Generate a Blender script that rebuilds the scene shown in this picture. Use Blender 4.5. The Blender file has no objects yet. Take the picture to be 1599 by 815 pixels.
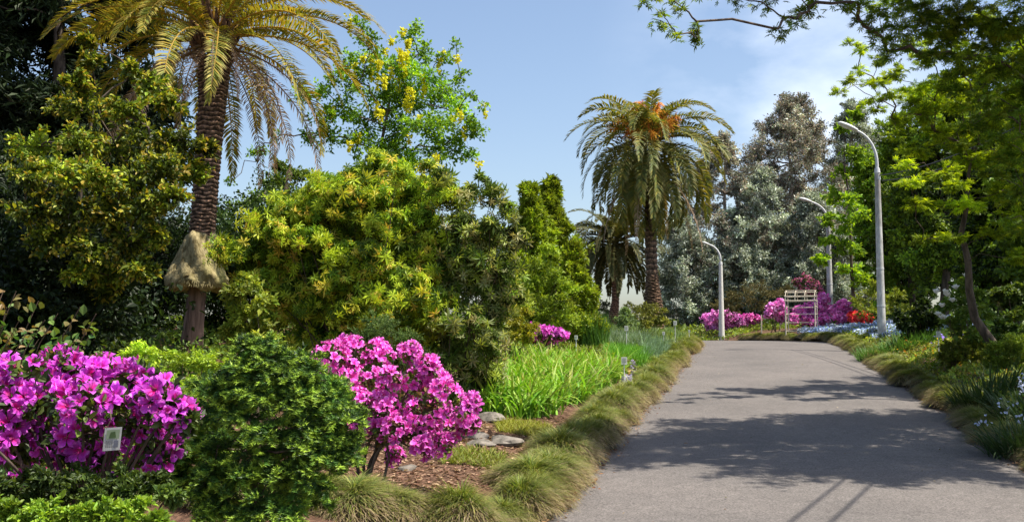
import bpy, math
import numpy as np
from mathutils import Vector
R = math.radians
SC = bpy.context.scene
COL = SC.collection
# ------------------------------------------------------------------ camera
FPX = 1555.0; CX = 799.5; CY = 407.5; HY = 530.0; EYE = 1.6
PITCH = math.atan((HY-CY)/FPX)
cam = bpy.data.cameras.new('camera'); camo = bpy.data.objects.new('camera', cam); COL.objects.link(camo)
cam.sensor_width = 36; cam.lens = 36*FPX/1599.0; cam.clip_start = .05; cam.clip_end = 6000
camo.location = (0, 0, EYE); camo.rotation_euler = (math.pi/2+PITCH, 0, 0)
SC.camera = camo
# ------------------------------------------------------------------ sky and sun
SUN_EL = R(63); SUN_AZ = math.atan2(.97, -.24)          # azimuth measured from +Y towards +X
sdir = Vector((math.sin(SUN_AZ)*math.cos(SUN_EL), math.cos(SUN_AZ)*math.cos(SUN_EL), math.sin(SUN_EL)))
w = bpy.data.worlds.new('World'); SC.world = w; w.use_nodes = True
nt = w.node_tree; nt.nodes.clear()
def NN(nt, t, **k):
    n = nt.nodes.new(t)
    for a, b in k.items(): setattr(n, a, b)
    return n
sky = NN(nt, 'ShaderNodeTexSky', sky_type='NISHITA'); sky.sun_disc = False
sky.sun_elevation = SUN_EL; sky.sun_rotation = SUN_AZ
sky.air_density = 1.0; sky.dust_density = 2.0; sky.ozone_density = 1.0; sky.altitude = 0
bg = NN(nt, 'ShaderNodeBackground'); bg.inputs[1].default_value = .11
wo = NN(nt, 'ShaderNodeOutputWorld')
tc = NN(nt, 'ShaderNodeTexCoord'); mp = NN(nt, 'ShaderNodeMapping'); mp.inputs['Scale'].default_value = (1, 1, 2.0)
nz = NN(nt, 'ShaderNodeTexNoise'); nz.inputs['Scale'].default_value = 5; nz.inputs['Detail'].default_value = 7; nz.inputs['Roughness'].default_value = .55
mp.inputs['Location'].default_value = (.35, .1, .2)
rp = NN(nt, 'ShaderNodeValToRGB'); rp.color_ramp.elements[0].position = .36; rp.color_ramp.elements[1].position = .72
rp.color_ramp.elements[0].color = (0, 0, 0, 1); rp.color_ramp.elements[1].color = (.75, .75, .75, 1)
mx = NN(nt, 'ShaderNodeMix', data_type='RGBA'); mx.inputs[7].default_value = (7.2, 7.6, 8.4, 1)
L = nt.links.new
L(tc.outputs['Generated'], mp.inputs[0]); L(mp.outputs[0], nz.inputs['Vector']); L(nz.outputs[0], rp.inputs[0])
cd = (Vector(((1240-CX)/FPX, 1, (HY-110)/FPX))).normalized()
dn = NN(nt, 'ShaderNodeVectorMath', operation='DISTANCE'); dn.inputs[1].default_value = cd; L(tc.outputs['Generated'], dn.inputs[0])
cm = NN(nt, 'ShaderNodeMapRange'); cm.interpolation_type = 'SMOOTHSTEP'; cm.inputs[1].default_value = .02; cm.inputs[2].default_value = .2; cm.inputs[3].default_value = .85; cm.inputs[4].default_value = .0
L(dn.outputs['Value'], cm.inputs[0]); ca = NN(nt, 'ShaderNodeMath', operation='MULTIPLY'); L(cm.outputs[0], ca.inputs[0]); L(rp.outputs[0], ca.inputs[1])
L(ca.outputs[0], mx.inputs[0]); L(sky.outputs[0], mx.inputs[6]); L(mx.outputs[2], bg.inputs[0]); L(bg.outputs[0], wo.inputs[0])
sl = bpy.data.lights.new('sun', 'SUN'); sl.energy = 5; sl.angle = R(.55); sl.color = (1, .93, .8)
so = bpy.data.objects.new('sun', sl); COL.objects.link(so); so.rotation_euler = sdir.to_track_quat('Z', 'Y').to_euler()
SC.view_settings.view_transform = 'Standard'; SC.view_settings.look = 'None'
SC.view_settings.exposure = .85; SC.view_settings.gamma = 1
SC.cycles.max_bounces = 7; SC.cycles.diffuse_bounces = 3; SC.cycles.glossy_bounces = 2
SC.cycles.transmission_bounces = 4; SC.cycles.transparent_max_bounces = 4
SC.cycles.use_denoising = True
try: SC.cycles.denoising_prefilter = 'ACCURATE'
except Exception: pass
SC.cycles.sample_clamp_indirect = 4

# ------------------------------------------------------------------ helpers
rng = np.random.default_rng(11)
def A(*a): return np.array(a, dtype=float)
def nrm(v):
    v = np.asarray(v, float); return v/np.maximum(np.linalg.norm(v, axis=-1, keepdims=True), 1e-9)
def P(px, py, Y):
    dx = (px-CX)/FPX; dy = (CY-py)/FPX
    c, s = math.cos(PITCH), math.sin(PITCH)
    d = A(dx, c-dy*s, s+dy*c)
    return A(0, 0, EYE)+d*(Y/d[1])
class Geo:
    def __init__(s): s.v = []; s.f = []; s.c = []; s.n = 0
    def add(s, v, f, c=(1, 1, 1)):
        v = np.asarray(v, float).reshape(-1, 3); f = np.asarray(f, int)
        c = np.asarray(c, float)
        if c.ndim == 1: c = np.tile(c[:3], (len(v), 1))
        s.v.append(v); s.f.append(f+s.n); s.c.append(c); s.n += len(v)
    def build(s, name, mat, parent=None, loc=None, smooth=False):
        me = bpy.data.meshes.new(name)
        if s.n:
            v = np.concatenate(s.v)
            o = A(*(parent.location if parent is not None and loc is None else (loc if loc is not None else (0, 0, 0))))
            v = v-o
            me.vertices.add(len(v)); me.vertices.foreach_set('co', v.astype(np.float32).ravel())
            lv = np.concatenate([f.ravel() for f in s.f]); tot = np.concatenate([np.full(len(f), f.shape[1]) for f in s.f])
            me.loops.add(len(lv)); me.loops.foreach_set('vertex_index', lv.astype(np.int32))
            me.polygons.add(len(tot)); st = np.concatenate([[0], np.cumsum(tot)[:-1]])
            me.polygons.foreach_set('loop_start', st.astype(np.int32))
            me.update(calc_edges=True)
            me.polygons.foreach_set('use_smooth', np.full(len(tot), smooth))
            a = me.attributes.new('col', 'FLOAT_COLOR', 'POINT')
            c = np.concatenate(s.c); c = np.concatenate([c, np.ones((len(c), 1))], 1)
            a.data.foreach_set('color', c.astype(np.float32).ravel())
            me.update()
        me.materials.append(mat)
        ob = bpy.data.objects.new(name, me); COL.objects.link(ob)
        if parent is not None: ob.parent = parent
        elif loc is not None: ob.location = loc
        return ob
def thing(name, label, cat, loc, group=None):
    o = bpy.data.objects.new(name, None); COL.objects.link(o); o.location = tuple(float(x) for x in loc)
    o.empty_display_size = .2
    o['label'] = label; o['category'] = cat
    if group: o['group'] = group
    return o
def tag(o, label=None, cat=None, group=None, kind=None):
    if label: o['label'] = label
    if cat: o['category'] = cat
    if group: o['group'] = group
    if kind: o['kind'] = kind
    return o
def copy_tree(o, parent=None):
    c = o.copy(); COL.objects.link(c); c.parent = parent
    for ch in list(o.children): copy_tree(ch, c)
    return c
def tube(g, pts, rad, sides=6, col=(1, 1, 1), cap=True):
    pts = np.asarray(pts, float); n = len(pts)
    rad = np.broadcast_to(np.asarray(rad, float), (n,))
    t = nrm(np.gradient(pts, axis=0))
    ref = A(0, 0, 1) if abs(t[:, 2]).mean() < .8 else A(1, 0, 0)
    u = nrm(np.cross(t, ref)); w_ = np.cross(t, u)
    a = np.linspace(0, 2*np.pi, sides, endpoint=False)
    v = pts[:, None]+rad[:, None, None]*(np.cos(a)[None, :, None]*u[:, None]+np.sin(a)[None, :, None]*w_[:, None])
    i = np.arange(n-1)[:, None]*sides; j = np.arange(sides)[None]; k = (j+1) % sides
    f = np.stack([i+j, i+k, i+sides+k, i+sides+j], -1).reshape(-1, 4)
    g.add(v.reshape(-1, 3), f, col)
    if cap:
        for e, ring in ((0, 0), (n-1, (n-1)*sides)):
            vv = np.concatenate([v[e], pts[e:e+1]]); ff = np.array([[q, (q+1) % sides, sides] for q in range(sides)])
            g.add(vv, ff, col)
def curve(p0, p1, bend=(0, 0, 0), n=6, wob=0, r=rng):
    t = np.linspace(0, 1, n)[:, None]
    p = A(*p0)*(1-t)+A(*p1)*t+A(*bend)*(4*t*(1-t))
    if wob: p[1:-1] += r.normal(0, wob, (n-2, 3))
    return p
def box(g, lo, hi, col=(1, 1, 1)):
    (a, b, c), (d, e, f) = lo, hi
    v = [(a,b,c),(d,b,c),(d,e,c),(a,e,c),(a,b,f),(d,b,f),(d,e,f),(a,e,f)]
    g.add(v, [(0,3,2,1),(4,5,6,7),(0,1,5,4),(1,2,6,5),(2,3,7,6),(3,0,4,7)], col)
# leaf templates: x across, y along, z normal
def T_oval(w=.5, fold=.12):
    return (A((0,0,0),(-w*.42,.35,fold),(-w*.36,.7,fold),(0,1,-.05),(w*.36,.7,fold),(w*.42,.35,fold),(0,.5,0)),
            np.array([(0,6,1),(1,6,2),(2,6,3),(3,6,4),(4,6,5),(5,6,0)]))
T_OVAL = (np.array([(0,0,0),(-.26,.38,.1),(-.2,.72,.08),(0,1,-.08),(.2,.72,.08),(.26,.38,.1)]), np.array([(0,5,4,3),(0,3,2,1)]))
T_DIA = (np.array([(0,0,0),(-.27,.5,.09),(0,1,-.06),(.27,.5,.09)]), np.array([(0,3,2),(0,2,1)]))
T_LONG = (np.array([(0,0,0),(-.13,.55,.05),(0,1,-.16),(.13,.55,.05)]), np.array([(0,3,2),(0,2,1)]))
def _maple():
    a = []; f = []
    for k, (ang, l) in enumerate([(-125,.45),(-80,.7),(-40,.9),(0,1),(40,.9),(80,.7),(125,.45)]):
        x = R(ang); d = A(math.sin(x), math.cos(x), 0); s = A(math.cos(x), -math.sin(x), 0)
        b = len(a); a += [A(0,0,0), d*l*.45-s*.1, d*l-A(0,0,.13), d*l*.45+s*.1]
        f += [(b, b+3, b+2, b+1)]
    v = np.array(a); v[:, 1] += .1
    return v*.62, np.array(f)
T_MAPLE = _maple()
def _sprig(n=14, seed=3):
    r = np.random.default_rng(seed); v = []; f = []
    for k in range(n):
        y = .15+.8*k/n; a = k*2.4; d = nrm(A(math.cos(a), .75, math.sin(a)*.7+.25)); s = nrm(np.cross(d, r.normal(size=3)))*.05
        b = len(v); v += [A(0, y, 0)-s, A(0, y, 0)+s, A(0, y, 0)+d*.34]; f.append((b, b+1, b+2))
    b = len(v); v += [A(-.03,0,0), A(.03,0,0), A(0,1.05,0)]; f.append((b, b+1, b+2))
    return np.array(v), np.array(f)
T_SPRIG = _sprig()
def _rose(n=10):
    v = []; f = []
    for k in range(n):
        a = k*2.4; up = .42-.1*k; d = nrm(A(math.cos(a), up, math.sin(a))); sd = nrm(np.cross(d, A(0, 1, 0)))*.125; b = len(v)
        v += [A(0, 0, 0), d*.55-sd, d-A(0, .22, 0), d*.55+sd]; f += [(b, b+3, b+2), (b, b+2, b+1)]
    return np.array(v), np.array(f)
T_ROSE = _rose()
def scatter(g, T, pos, d, up, size, col, wid=1.0):
    tv, tf = T; N = len(pos)
    if N == 0: return
    d = nrm(d); x = nrm(np.cross(d, up)); z = np.cross(x, d)
    size = np.broadcast_to(np.asarray(size, float), (N,))[:, None, None]
    v = pos[:, None]+size*(tv[None, :, 0:1]*wid*x[:, None]+tv[None, :, 1:2]*d[:, None]+tv[None, :, 2:3]*z[:, None])
    f = (np.arange(N)*len(tv))[:, None, None]+tf[None]
    c = np.asarray(col, float)
    if c.ndim == 1: c = np.tile(c, (N, 1))
    g.add(v.reshape(-1, 3), f.reshape(-1, tf.shape[1]), np.repeat(c, len(tv), axis=0))
def pal(r, cols, n, var=.18, wts=None):
    cols = np.array(cols, float); i = r.choice(len(cols), n, p=wts)
    c = cols[i]; j = r.integers(0, len(cols), n); t = r.random((n, 1))*.5
    c = c*(1-t)+cols[j]*t
    return c*np.exp(r.normal(0, var, (n, 1)))
def unit(r, n): return nrm(r.normal(size=(n, 3)))

# ------------------------------------------------------------------ materials
def mat_base(name):
    m = bpy.data.materials.new(name); m.use_nodes = True; n = m.node_tree; n.nodes.clear()
    return m, n, NN(n, 'ShaderNodeOutputMaterial')
def leafmat(name, trans=.35, rough=.5, spec=.35, tint=(1.25, 1.15, .45)):
    m, n, o = mat_base(name); L = n.links.new
    a = NN(n, 'ShaderNodeAttribute', attribute_name='col')
    p = NN(n, 'ShaderNodeBsdfPrincipled'); p.inputs['Roughness'].default_value = rough; p.inputs['Specular IOR Level'].default_value = spec
    no = NN(n, 'ShaderNodeTexNoise'); no.inputs['Scale'].default_value = 25
    mr = NN(n, 'ShaderNodeMapRange'); mr.inputs[3].default_value = .75; mr.inputs[4].default_value = 1.25
    mu = NN(n, 'ShaderNodeMix', data_type='RGBA', blend_type='MULTIPLY'); mu.inputs[0].default_value = 1
    tcn = NN(n, 'ShaderNodeTexCoord'); L(tcn.outputs['Object'], no.inputs['Vector'])
    L(no.outputs[0], mr.inputs[0]); L(a.outputs['Color'], mu.inputs[6]); L(mr.outputs[0], mu.inputs[7])
    L(mu.outputs[2], p.inputs['Base Color'])
    if trans > 0:
        t = NN(n, 'ShaderNodeBsdfTranslucent'); mt = NN(n, 'ShaderNodeMix', data_type='RGBA', blend_type='MULTIPLY'); mt.inputs[0].default_value = 1
        mt.inputs[7].default_value = (*tint, 1); L(mu.outputs[2], mt.inputs[6]); L(mt.outputs[2], t.inputs[0])
        s = NN(n, 'ShaderNodeMixShader'); s.inputs[0].default_value = trans
        L(p.outputs[0], s.inputs[1]); L(t.outputs[0], s.inputs[2]); L(s.outputs[0], o.inputs[0])
    else: L(p.outputs[0], o.inputs[0])
    return m
M_LEAF = leafmat('leaf'); M_DARKLEAF = leafmat('dark_leaf', .15, .55, .2); M_MATTE = leafmat('matte_leaf', .2, .75, .15, (1.1, 1.1, .7))
M_FROND = leafmat('palm_leaflet', .35, .6, .25, (1.25, 1.1, .4)); M_MAPLE = leafmat('maple_leaf', .5, .55, .25, (1.6, 1.4, .35)); M_PETAL = leafmat('petal', .28, .6, .15, (1.15, .8, 1.15)); M_BLOOM = leafmat('bloom', .3, .6, .1, (1, 1, 1))
M_NEEDLE = leafmat('needle', .12, .5, .3); M_GRASS = leafmat('grass_blade', .3, .55, .25, (1.15, 1.15, .5))
def noisemat(name, c1, c2, scale=6, rough=.9, bump=.3, stretch=(1, 1, 1), c3=None, usecol=False, spec=.3, lo=.35, hi=.65, detail=8, bdist=.02):
    m, n, o = mat_base(name); L = n.links.new
    t = NN(n, 'ShaderNodeTexCoord'); mp = NN(n, 'ShaderNodeMapping'); mp.inputs['Scale'].default_value = stretch
    no = NN(n, 'ShaderNodeTexNoise'); no.inputs['Scale'].default_value = scale; no.inputs['Detail'].default_value = detail; no.inputs['Roughness'].default_value = .65
    r = NN(n, 'ShaderNodeValToRGB'); e = r.color_ramp.elements
    e[0].position = lo; e[0].color = (*c1, 1); e[1].position = hi; e[1].color = (*c2, 1)
    p = NN(n, 'ShaderNodeBsdfPrincipled'); p.inputs['Roughness'].default_value = rough; p.inputs['Specular IOR Level'].default_value = spec
    b = NN(n, 'ShaderNodeBump'); b.inputs['Strength'].default_value = bump; b.inputs['Distance'].default_value = bdist
    L(t.outputs['Object'], mp.inputs[0]); L(mp.outputs[0], no.inputs['Vector']); L(no.outputs[0], r.inputs[0])
    src = r.outputs[0]
    if c3 is not None:
        n2 = NN(n, 'ShaderNodeTexNoise'); n2.inputs['Scale'].default_value = scale*.13; n2.inputs['Detail'].default_value = 5
        r2 = NN(n, 'ShaderNodeValToRGB'); r2.color_ramp.elements[0].position = .45; r2.color_ramp.elements[1].position = .62
        L(mp.outputs[0], n2.inputs['Vector']); L(n2.outputs[0], r2.inputs[0])
        x = NN(n, 'ShaderNodeMix', data_type='RGBA'); x.inputs[7].default_value = (*c3, 1)
        L(r2.outputs[0], x.inputs[0]); L(src, x.inputs[6]); src = x.outputs[2]
    if usecol:
        a = NN(n, 'ShaderNodeAttribute', attribute_name='col'); x = NN(n, 'ShaderNodeMix', data_type='RGBA', blend_type='MULTIPLY'); x.inputs[0].default_value = 1
        L(src, x.inputs[6]); L(a.outputs['Color'], x.inputs[7]); src = x.outputs[2]
    L(src, p.inputs['Base Color']); L(no.outputs[0], b.inputs['Height']); L(b.outputs[0], p.inputs['Normal']); L(p.outputs[0], o.inputs[0])
    return m
M_BARK = noisemat('bark', (.035, .025, .018), (.16, .12, .09), 9, bump=.7, stretch=(1, 1, .25))
M_PALEBARK = noisemat('pale_bark', (.16, .12, .09), (.42, .36, .3), 7, bump=.5, stretch=(1, 1, .2))
M_PALMBARK = noisemat('palm_bark', (.03, .02, .014), (.22, .15, .11), 14, bump=.8, usecol=True, stretch=(1, 1, .6))
M_SHANK = noisemat('dead_palm_wood', (.06, .035, .025), (.27, .17, .13), 10, bump=.8, stretch=(1, 1, .12))
M_COLLAR = noisemat('mossy_fibre', (.12, .09, .03), (.46, .38, .2), 9, bump=1, c3=(.2, .19, .06), bdist=.05, stretch=(1, 1, .5))
M_STONE = noisemat('stone', (.06, .055, .045), (.24, .21, .18), 7, bump=.6)
M_CONCRETE = noisemat('weathered_concrete', (.36, .36, .35), (.66, .66, .65), 9, bump=.25, c3=(.24, .22, .2), stretch=(1, 1, .35))
M_METAL = noisemat('painted_steel', (.5, .51, .52), (.68, .69, .7), 12, rough=.45, bump=.05)
M_WHITE = noisemat('white_paint', (.55, .54, .5), (.75, .74, .7), 14, rough=.6, bump=.1)
M_TAN = noisemat('bleached_wood', (.5, .43, .33), (.78, .71, .6), 14, rough=.8, bump=.2)
M_TWIG = noisemat('twig', (.07, .045, .03), (.2, .14, .1), 20, bump=.4)
M_GLASS = noisemat('lamp_glass', (.55, .58, .6), (.65, .68, .7), 5, rough=.15, bump=0)
M_CABLE = noisemat('black_cable', (.02, .02, .02), (.035, .035, .035), 20, rough=.6, bump=0)
M_CARD = leafmat('label_card', 0, .35, .5)
M_SOIL = None

# ------------------------------------------------------------------ terrain
ZY = [-40, 0, 9.5, 14.2, 18.4, 22.3, 28.4, 34, 40, 45, 52, 60, 80, 140, 400]
ZZ = [-.9, -.42, -.14, .02, .25, .44, .76, 1.06, 1.32, 1.47, 1.5, 1.5, 1.5, 1.3, -2]
def zroad(Y): return np.interp(Y, ZY, ZZ)
def xc(Y):
    Y = np.asarray(Y, float); x = .6+.245*Y
    q = np.clip(Y-38, 0, 30); x = x-.01*q*q
    return x-np.where(Y > 68, .6*(Y-68), 0)
HW = 2.8
def edgeL(Y): return xc(Y)-HW
def edgeR(Y): return xc(Y)+HW
def sm(x, a, b):
    t = np.clip((x-a)/(b-a), 0, 1); return t*t*(3-2*t)
def H(X, Y):
    X = np.asarray(X, float); Y = np.asarray(Y, float)
    dl = np.clip(edgeL(Y)-X, 0, None); dr = np.clip(X-edgeR(Y), 0, None)
    z = zroad(Y)+.2*sm(dl, .1, 1.3)+.065*np.clip(dl-.6, 0, 14)*sm(Y, 2, 10)
    z = z+.38*sm(dr, .1, 1.4)+.1*np.clip(dr-.4, 0, 12)
    z = z+.03*np.sin(X*1.7+Y*.6)*sm(dl+dr, .5, 2)
    far = sm(np.hypot(X, Y-30), 90, 300)
    return z*(1-far)+far*(-3)
def HP(x, y): return A(x, y, float(H(x, y)))
def grid(xs, ys, zf, name, mat, kind='structure', uvcol=None):
    X, Y = np.meshgrid(xs, ys); Z = zf(X, Y); nx = len(xs)
    v = np.stack([X, Y, Z], -1).reshape(-1, 3)
    i = (np.arange(len(ys)-1)[:, None]*nx+np.arange(nx-1)[None]).ravel()
    f = np.stack([i, i+1, i+1+nx, i+nx], -1)
    g = Geo(); g.add(v, f); o = g.build(name, mat, smooth=True); o['kind'] = kind
    return o
def soilmat():
    m, n, o = mat_base('garden_soil'); L = n.links.new
    t = NN(n, 'ShaderNodeTexCoord')
    a = NN(n, 'ShaderNodeTexNoise'); a.inputs['Scale'].default_value = 9; a.inputs['Detail'].default_value = 10; a.inputs['Roughness'].default_value = .75
    b = NN(n, 'ShaderNodeTexNoise'); b.inputs['Scale'].default_value = .7; b.inputs['Detail'].default_value = 4
    v = NN(n, 'ShaderNodeTexVoronoi'); v.inputs['Scale'].default_value = 16
    r = NN(n, 'ShaderNodeValToRGB'); e = r.color_ramp.elements; e[0].position = .3; e[0].color = (.05, .028, .018, 1); e[1].position = .7; e[1].color = (.24, .14, .095, 1)
    r2 = NN(n, 'ShaderNodeValToRGB'); e = r2.color_ramp.elements; e[0].position = .5; e[0].color = (1, 1, 1, 1); e[1].position = .68; e[1].color = (.75, .85, .5, 1)
    mu = NN(n, 'ShaderNodeMix', data_type='RGBA', blend_type='MULTIPLY'); mu.inputs[0].default_value = 1
    ad = NN(n, 'ShaderNodeMath', operation='ADD'); bu = NN(n, 'ShaderNodeBump'); bu.inputs['Strength'].default_value = 1; bu.inputs['Distance'].default_value = .06
    p = NN(n, 'ShaderNodeBsdfPrincipled'); p.inputs['Roughness'].default_value = .95; p.inputs['Specular IOR Level'].default_value = .1
    for q in (a, b, v): L(t.outputs['Object'], q.inputs['Vector'])
    L(a.outputs[0], r.inputs[0]); L(b.outputs[0], r2.inputs[0]); L(r.outputs[0], mu.inputs[6]); L(r2.outputs[0], mu.inputs[7])
    L(a.outputs[0], ad.inputs[0]); L(v.outputs['Distance'], ad.inputs[1]); L(ad.outputs[0], bu.inputs['Height'])
    L(mu.outputs[2], p.inputs['Base Color']); L(bu.outputs[0], p.inputs['Normal']); L(p.outputs[0], o.inputs[0])
    return m
M_SOIL = soilmat()
def asphalt():
    m, n, o = mat_base('asphalt'); L = n.links.new
    t = NN(n, 'ShaderNodeTexCoord')
    def noise(s, d=4, r=.6):
        q = NN(n, 'ShaderNodeTexNoise'); q.inputs['Scale'].default_value = s; q.inputs['Detail'].default_value = d; q.inputs['Roughness'].default_value = r
        L(t.outputs['Object'], q.inputs['Vector']); return q
    fine = noise(42, 3, .85); mid = noise(7, 5); big = noise(.5, 5, .6)
    v = NN(n, 'ShaderNodeTexVoronoi'); v.inputs['Scale'].default_value = 38; L(t.outputs['Object'], v.inputs['Vector'])
    r = NN(n, 'ShaderNodeValToRGB'); e = r.color_ramp.elements; e[0].position = .32; e[0].color = (.055, .049, .047, 1); e[1].position = .66; e[1].color = (.205, .187, .178, 1)
    L(fine.outputs[0], r.inputs[0])
    rb = NN(n, 'ShaderNodeValToRGB'); e = rb.color_ramp.elements; e[0].position = .3; e[0].color = (.8, .8, .8, 1); e[1].position = .7; e[1].color = (1.12, 1.1, 1.08, 1)
    L(big.outputs[0], rb.inputs[0])
    rm = NN(n, 'ShaderNodeValToRGB'); e = rm.color_ramp.elements; e[0].position = .35; e[0].color = (.88, .88, .88, 1); e[1].position = .65; e[1].color = (1.06, 1.06, 1.06, 1)
    L(mid.outputs[0], rm.inputs[0])
    sp = NN(n, 'ShaderNodeValToRGB'); e = sp.color_ramp.elements; e[0].position = .06; e[0].color = (1, 1, 1, 1); e[1].position = .12; e[1].color = (0, 0, 0, 1)
    L(v.outputs['Distance'], sp.inputs[0])
    m1 = NN(n, 'ShaderNodeMix', data_type='RGBA', blend_type='MULTIPLY'); m1.inputs[0].default_value = 1; L(r.outputs[0], m1.inputs[6]); L(rb.outputs[0], m1.inputs[7])
    m2 = NN(n, 'ShaderNodeMix', data_type='RGBA', blend_type='MULTIPLY'); m2.inputs[0].default_value = 1; L(m1.outputs[2], m2.inputs[6]); L(rm.outputs[0], m2.inputs[7])
    m3 = NN(n, 'ShaderNodeMix', data_type='RGBA'); m3.inputs[7].default_value = (.34, .31, .29, 1); L(sp.outputs[0], m3.inputs[0]); L(m2.outputs[2], m3.inputs[6])
    b = NN(n, 'ShaderNodeBump'); b.inputs['Strength'].default_value = .5; b.inputs['Distance'].default_value = .012; L(fine.outputs[0], b.inputs['Height'])
    p = NN(n, 'ShaderNodeBsdfPrincipled'); p.inputs['Roughness'].default_value = .85; p.inputs['Specular IOR Level'].default_value = .25
    L(m3.outputs[2], p.inputs['Base Color']); L(b.outputs[0], p.inputs['Normal']); L(p.outputs[0], o.inputs[0])
    return m
xs = np.concatenate([np.linspace(-600, -60, 10), np.linspace(-50, -12, 20), np.linspace(-11, 30, 165), np.linspace(31, 70, 20), np.linspace(90, 600, 10)])
ys = np.concatenate([np.linspace(-200, -20, 8), np.linspace(-15, 5, 21), np.linspace(5.3, 60, 180), np.linspace(61, 130, 36), np.linspace(150, 2500, 14)])
grid(xs, ys, H, 'ground', M_SOIL)
g = Geo(); Yv = np.concatenate([np.linspace(-15, 8, 24), np.linspace(8.2, 60, 200), np.linspace(61, 90, 30)])
K = 13
er = .02*np.sin(Yv*2.3)+.01*np.sin(Yv*5.1+1); el = .02*np.sin(Yv*1.9+2)+.01*np.sin(Yv*4.7)
for_v = []
for i, y in enumerate(Yv):
    a_, b_ = edgeL(y)-.12+el[i], edgeR(y)+.12+er[i]
    for k in range(K):
        x = a_+(b_-a_)*k/(K-1); u = (k/(K-1)-.5)*2
        for_v.append((x, y, zroad(y)+.012+.035*(1-u*u)))
i = (np.arange(len(Yv)-1)[:, None]*K+np.arange(K-1)[None]).ravel()
g.add(for_v, np.stack([i, i+1, i+1+K, i+K], -1)); o = g.build('road', asphalt(), smooth=True); o['kind'] = 'structure'

# ------------------------------------------------------------------ foliage engines
def clump_leaves(g, r, c, rad, n, T, size, cols, flat=.7, out=.6, upb=.6, var=.2, wts=None, twigs=9, droop=0, dirbias=None, tipcols=None, tipfrac=.0, wid=1.0, cvar=.18):
    """n leaves on twigs that radiate from c; one clump"""
    rad = np.asarray(rad, float)
    if rad.ndim == 0: rad = A(rad, rad, rad*flat)
    td = unit(r, twigs)
    if dirbias is not None: td = nrm(td+dirbias)
    k = r.integers(0, twigs, n); t = r.random(n)**.6
    base = td[k]*rad*t[:, None]
    base[:, 2] -= droop*t*t
    pos = c+base+r.normal(0, .13, (n, 3))*rad
    d = nrm(td[k]*out+unit(r, n)*.8+A(0, 0, -.35*droop))
    up = nrm(unit(r, n)*.75+A(0, 0, upb)+td[k]*.35)
    cc = pal(r, cols, n, var, wts)*math.exp(r.normal(0, cvar))
    if tipcols is not None:
        m = (t > .72) & (r.random(n) < tipfrac); cc[m] = pal(r, tipcols, int(m.sum()), .12)
    scatter(g, T, pos, d, up, size*np.exp(r.normal(0, .22, n)), cc, wid)
def tree(name, label, cat, base, clumps, leaf, cols, trunk_r=.2, bark=M_BARK, mat=M_LEAF, T=T_DIA, n=200, seed=1, group=None, limb_start=.3, lean=(0, 0, 0), top=None, limbs=True, flat=.7, ndens=None, shrub=False, twf=.075, **kw):
    """clumps: (K,4) array of x,y,z,r ; builds thing > trunk, crown"""
    r = np.random.default_rng(seed); clumps = np.asarray(clumps, float)
    root = thing(name, label, cat, base, group)
    b = A(*base); cen = clumps[:, :3].mean(0); ztop = clumps[:, 2].max()
    g = Geo()
    tp = A(cen[0], cen[1], b[2]+(ztop-b[2])*.86) if top is None else A(*top)
    axis = curve(b-A(0, 0, .1), tp, A(*lean), 9, trunk_r*.35, r)
    if not shrub:
        rr = trunk_r*np.linspace(1, .22, 9); rr[0] *= 1.35
        tube(g, axis, rr, 9)
    if limbs and shrub:
        for q in clumps:
            s = b+r.normal(0, trunk_r, 3)*A(1, 1, 0)-A(0, 0, .05); r0 = .012+.02*trunk_r
            ln = np.linalg.norm(q[:3]-s); pts = curve(s, q[:3], (0, 0, -ln*.035), 6, ln*.025, r)
            tube(g, pts, np.linspace(r0, r0*.22, 6), 5, cap=False)
    elif limbs:
        i0 = int(limb_start*8); nodes = [axis[i]*(1-t)+axis[i+1]*t for i in range(i0, 8) for t in (0, .5)]; na = len(nodes); plen = [0.0]*na; par = [-1]*na
        da = [min(np.linalg.norm(q[:3]-p) for p in nodes[:na]) for q in clumps]
        for k in np.argsort(da):
            p = clumps[k, :3]; N_ = np.array(nodes); dd = np.linalg.norm(N_-p, axis=1); cost = dd+.35*np.array(plen)+.5*np.clip(N_[:, 2]-p[2]+.1, 0, None)
            j = int(np.argmin(cost)); nodes.append(p); plen.append(plen[j]+dd[j]); par.append(j)
        cnt = np.ones(len(nodes))
        for j in range(len(nodes)-1, na-1, -1):
            if par[j] >= na: cnt[par[j]] += cnt[j]
        tw = trunk_r*twf
        for j in range(na, len(nodes)):
            r1 = tw*cnt[j]**.5; r0 = min(r1*1.25, trunk_r*.6) if par[j] < na else min(tw*cnt[par[j]]**.5, r1*1.3)
            ln = np.linalg.norm(nodes[j]-nodes[par[j]]); pts = curve(nodes[par[j]], nodes[j], (0, 0, ln*.05), 5, ln*.045, r)
            tube(g, pts, np.linspace(r0, r1, 5), 6, cap=False)
        for q in clumps:
            for _ in range(4):
                e = q[:3]+unit(r, 1)[0]*q[3]*A(.85, .85, .85*flat)
                tube(g, curve(q[:3], e, (0, 0, 0), 4, q[3]*.06, r), np.linspace(tw*.7, tw*.2, 4), 4, cap=False)
    g.build('trunk' if not shrub else 'stem', bark, root, smooth=True)
    g = Geo()
    for q in clumps:
        nn = n if ndens is None else int(max(12, ndens*q[3]**2))
        clump_leaves(g, r, q[:3], q[3], nn, T, leaf, cols, flat=flat, **kw)
    g.build('crown' if not shrub else 'foliage', mat, root)
    return root
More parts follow.
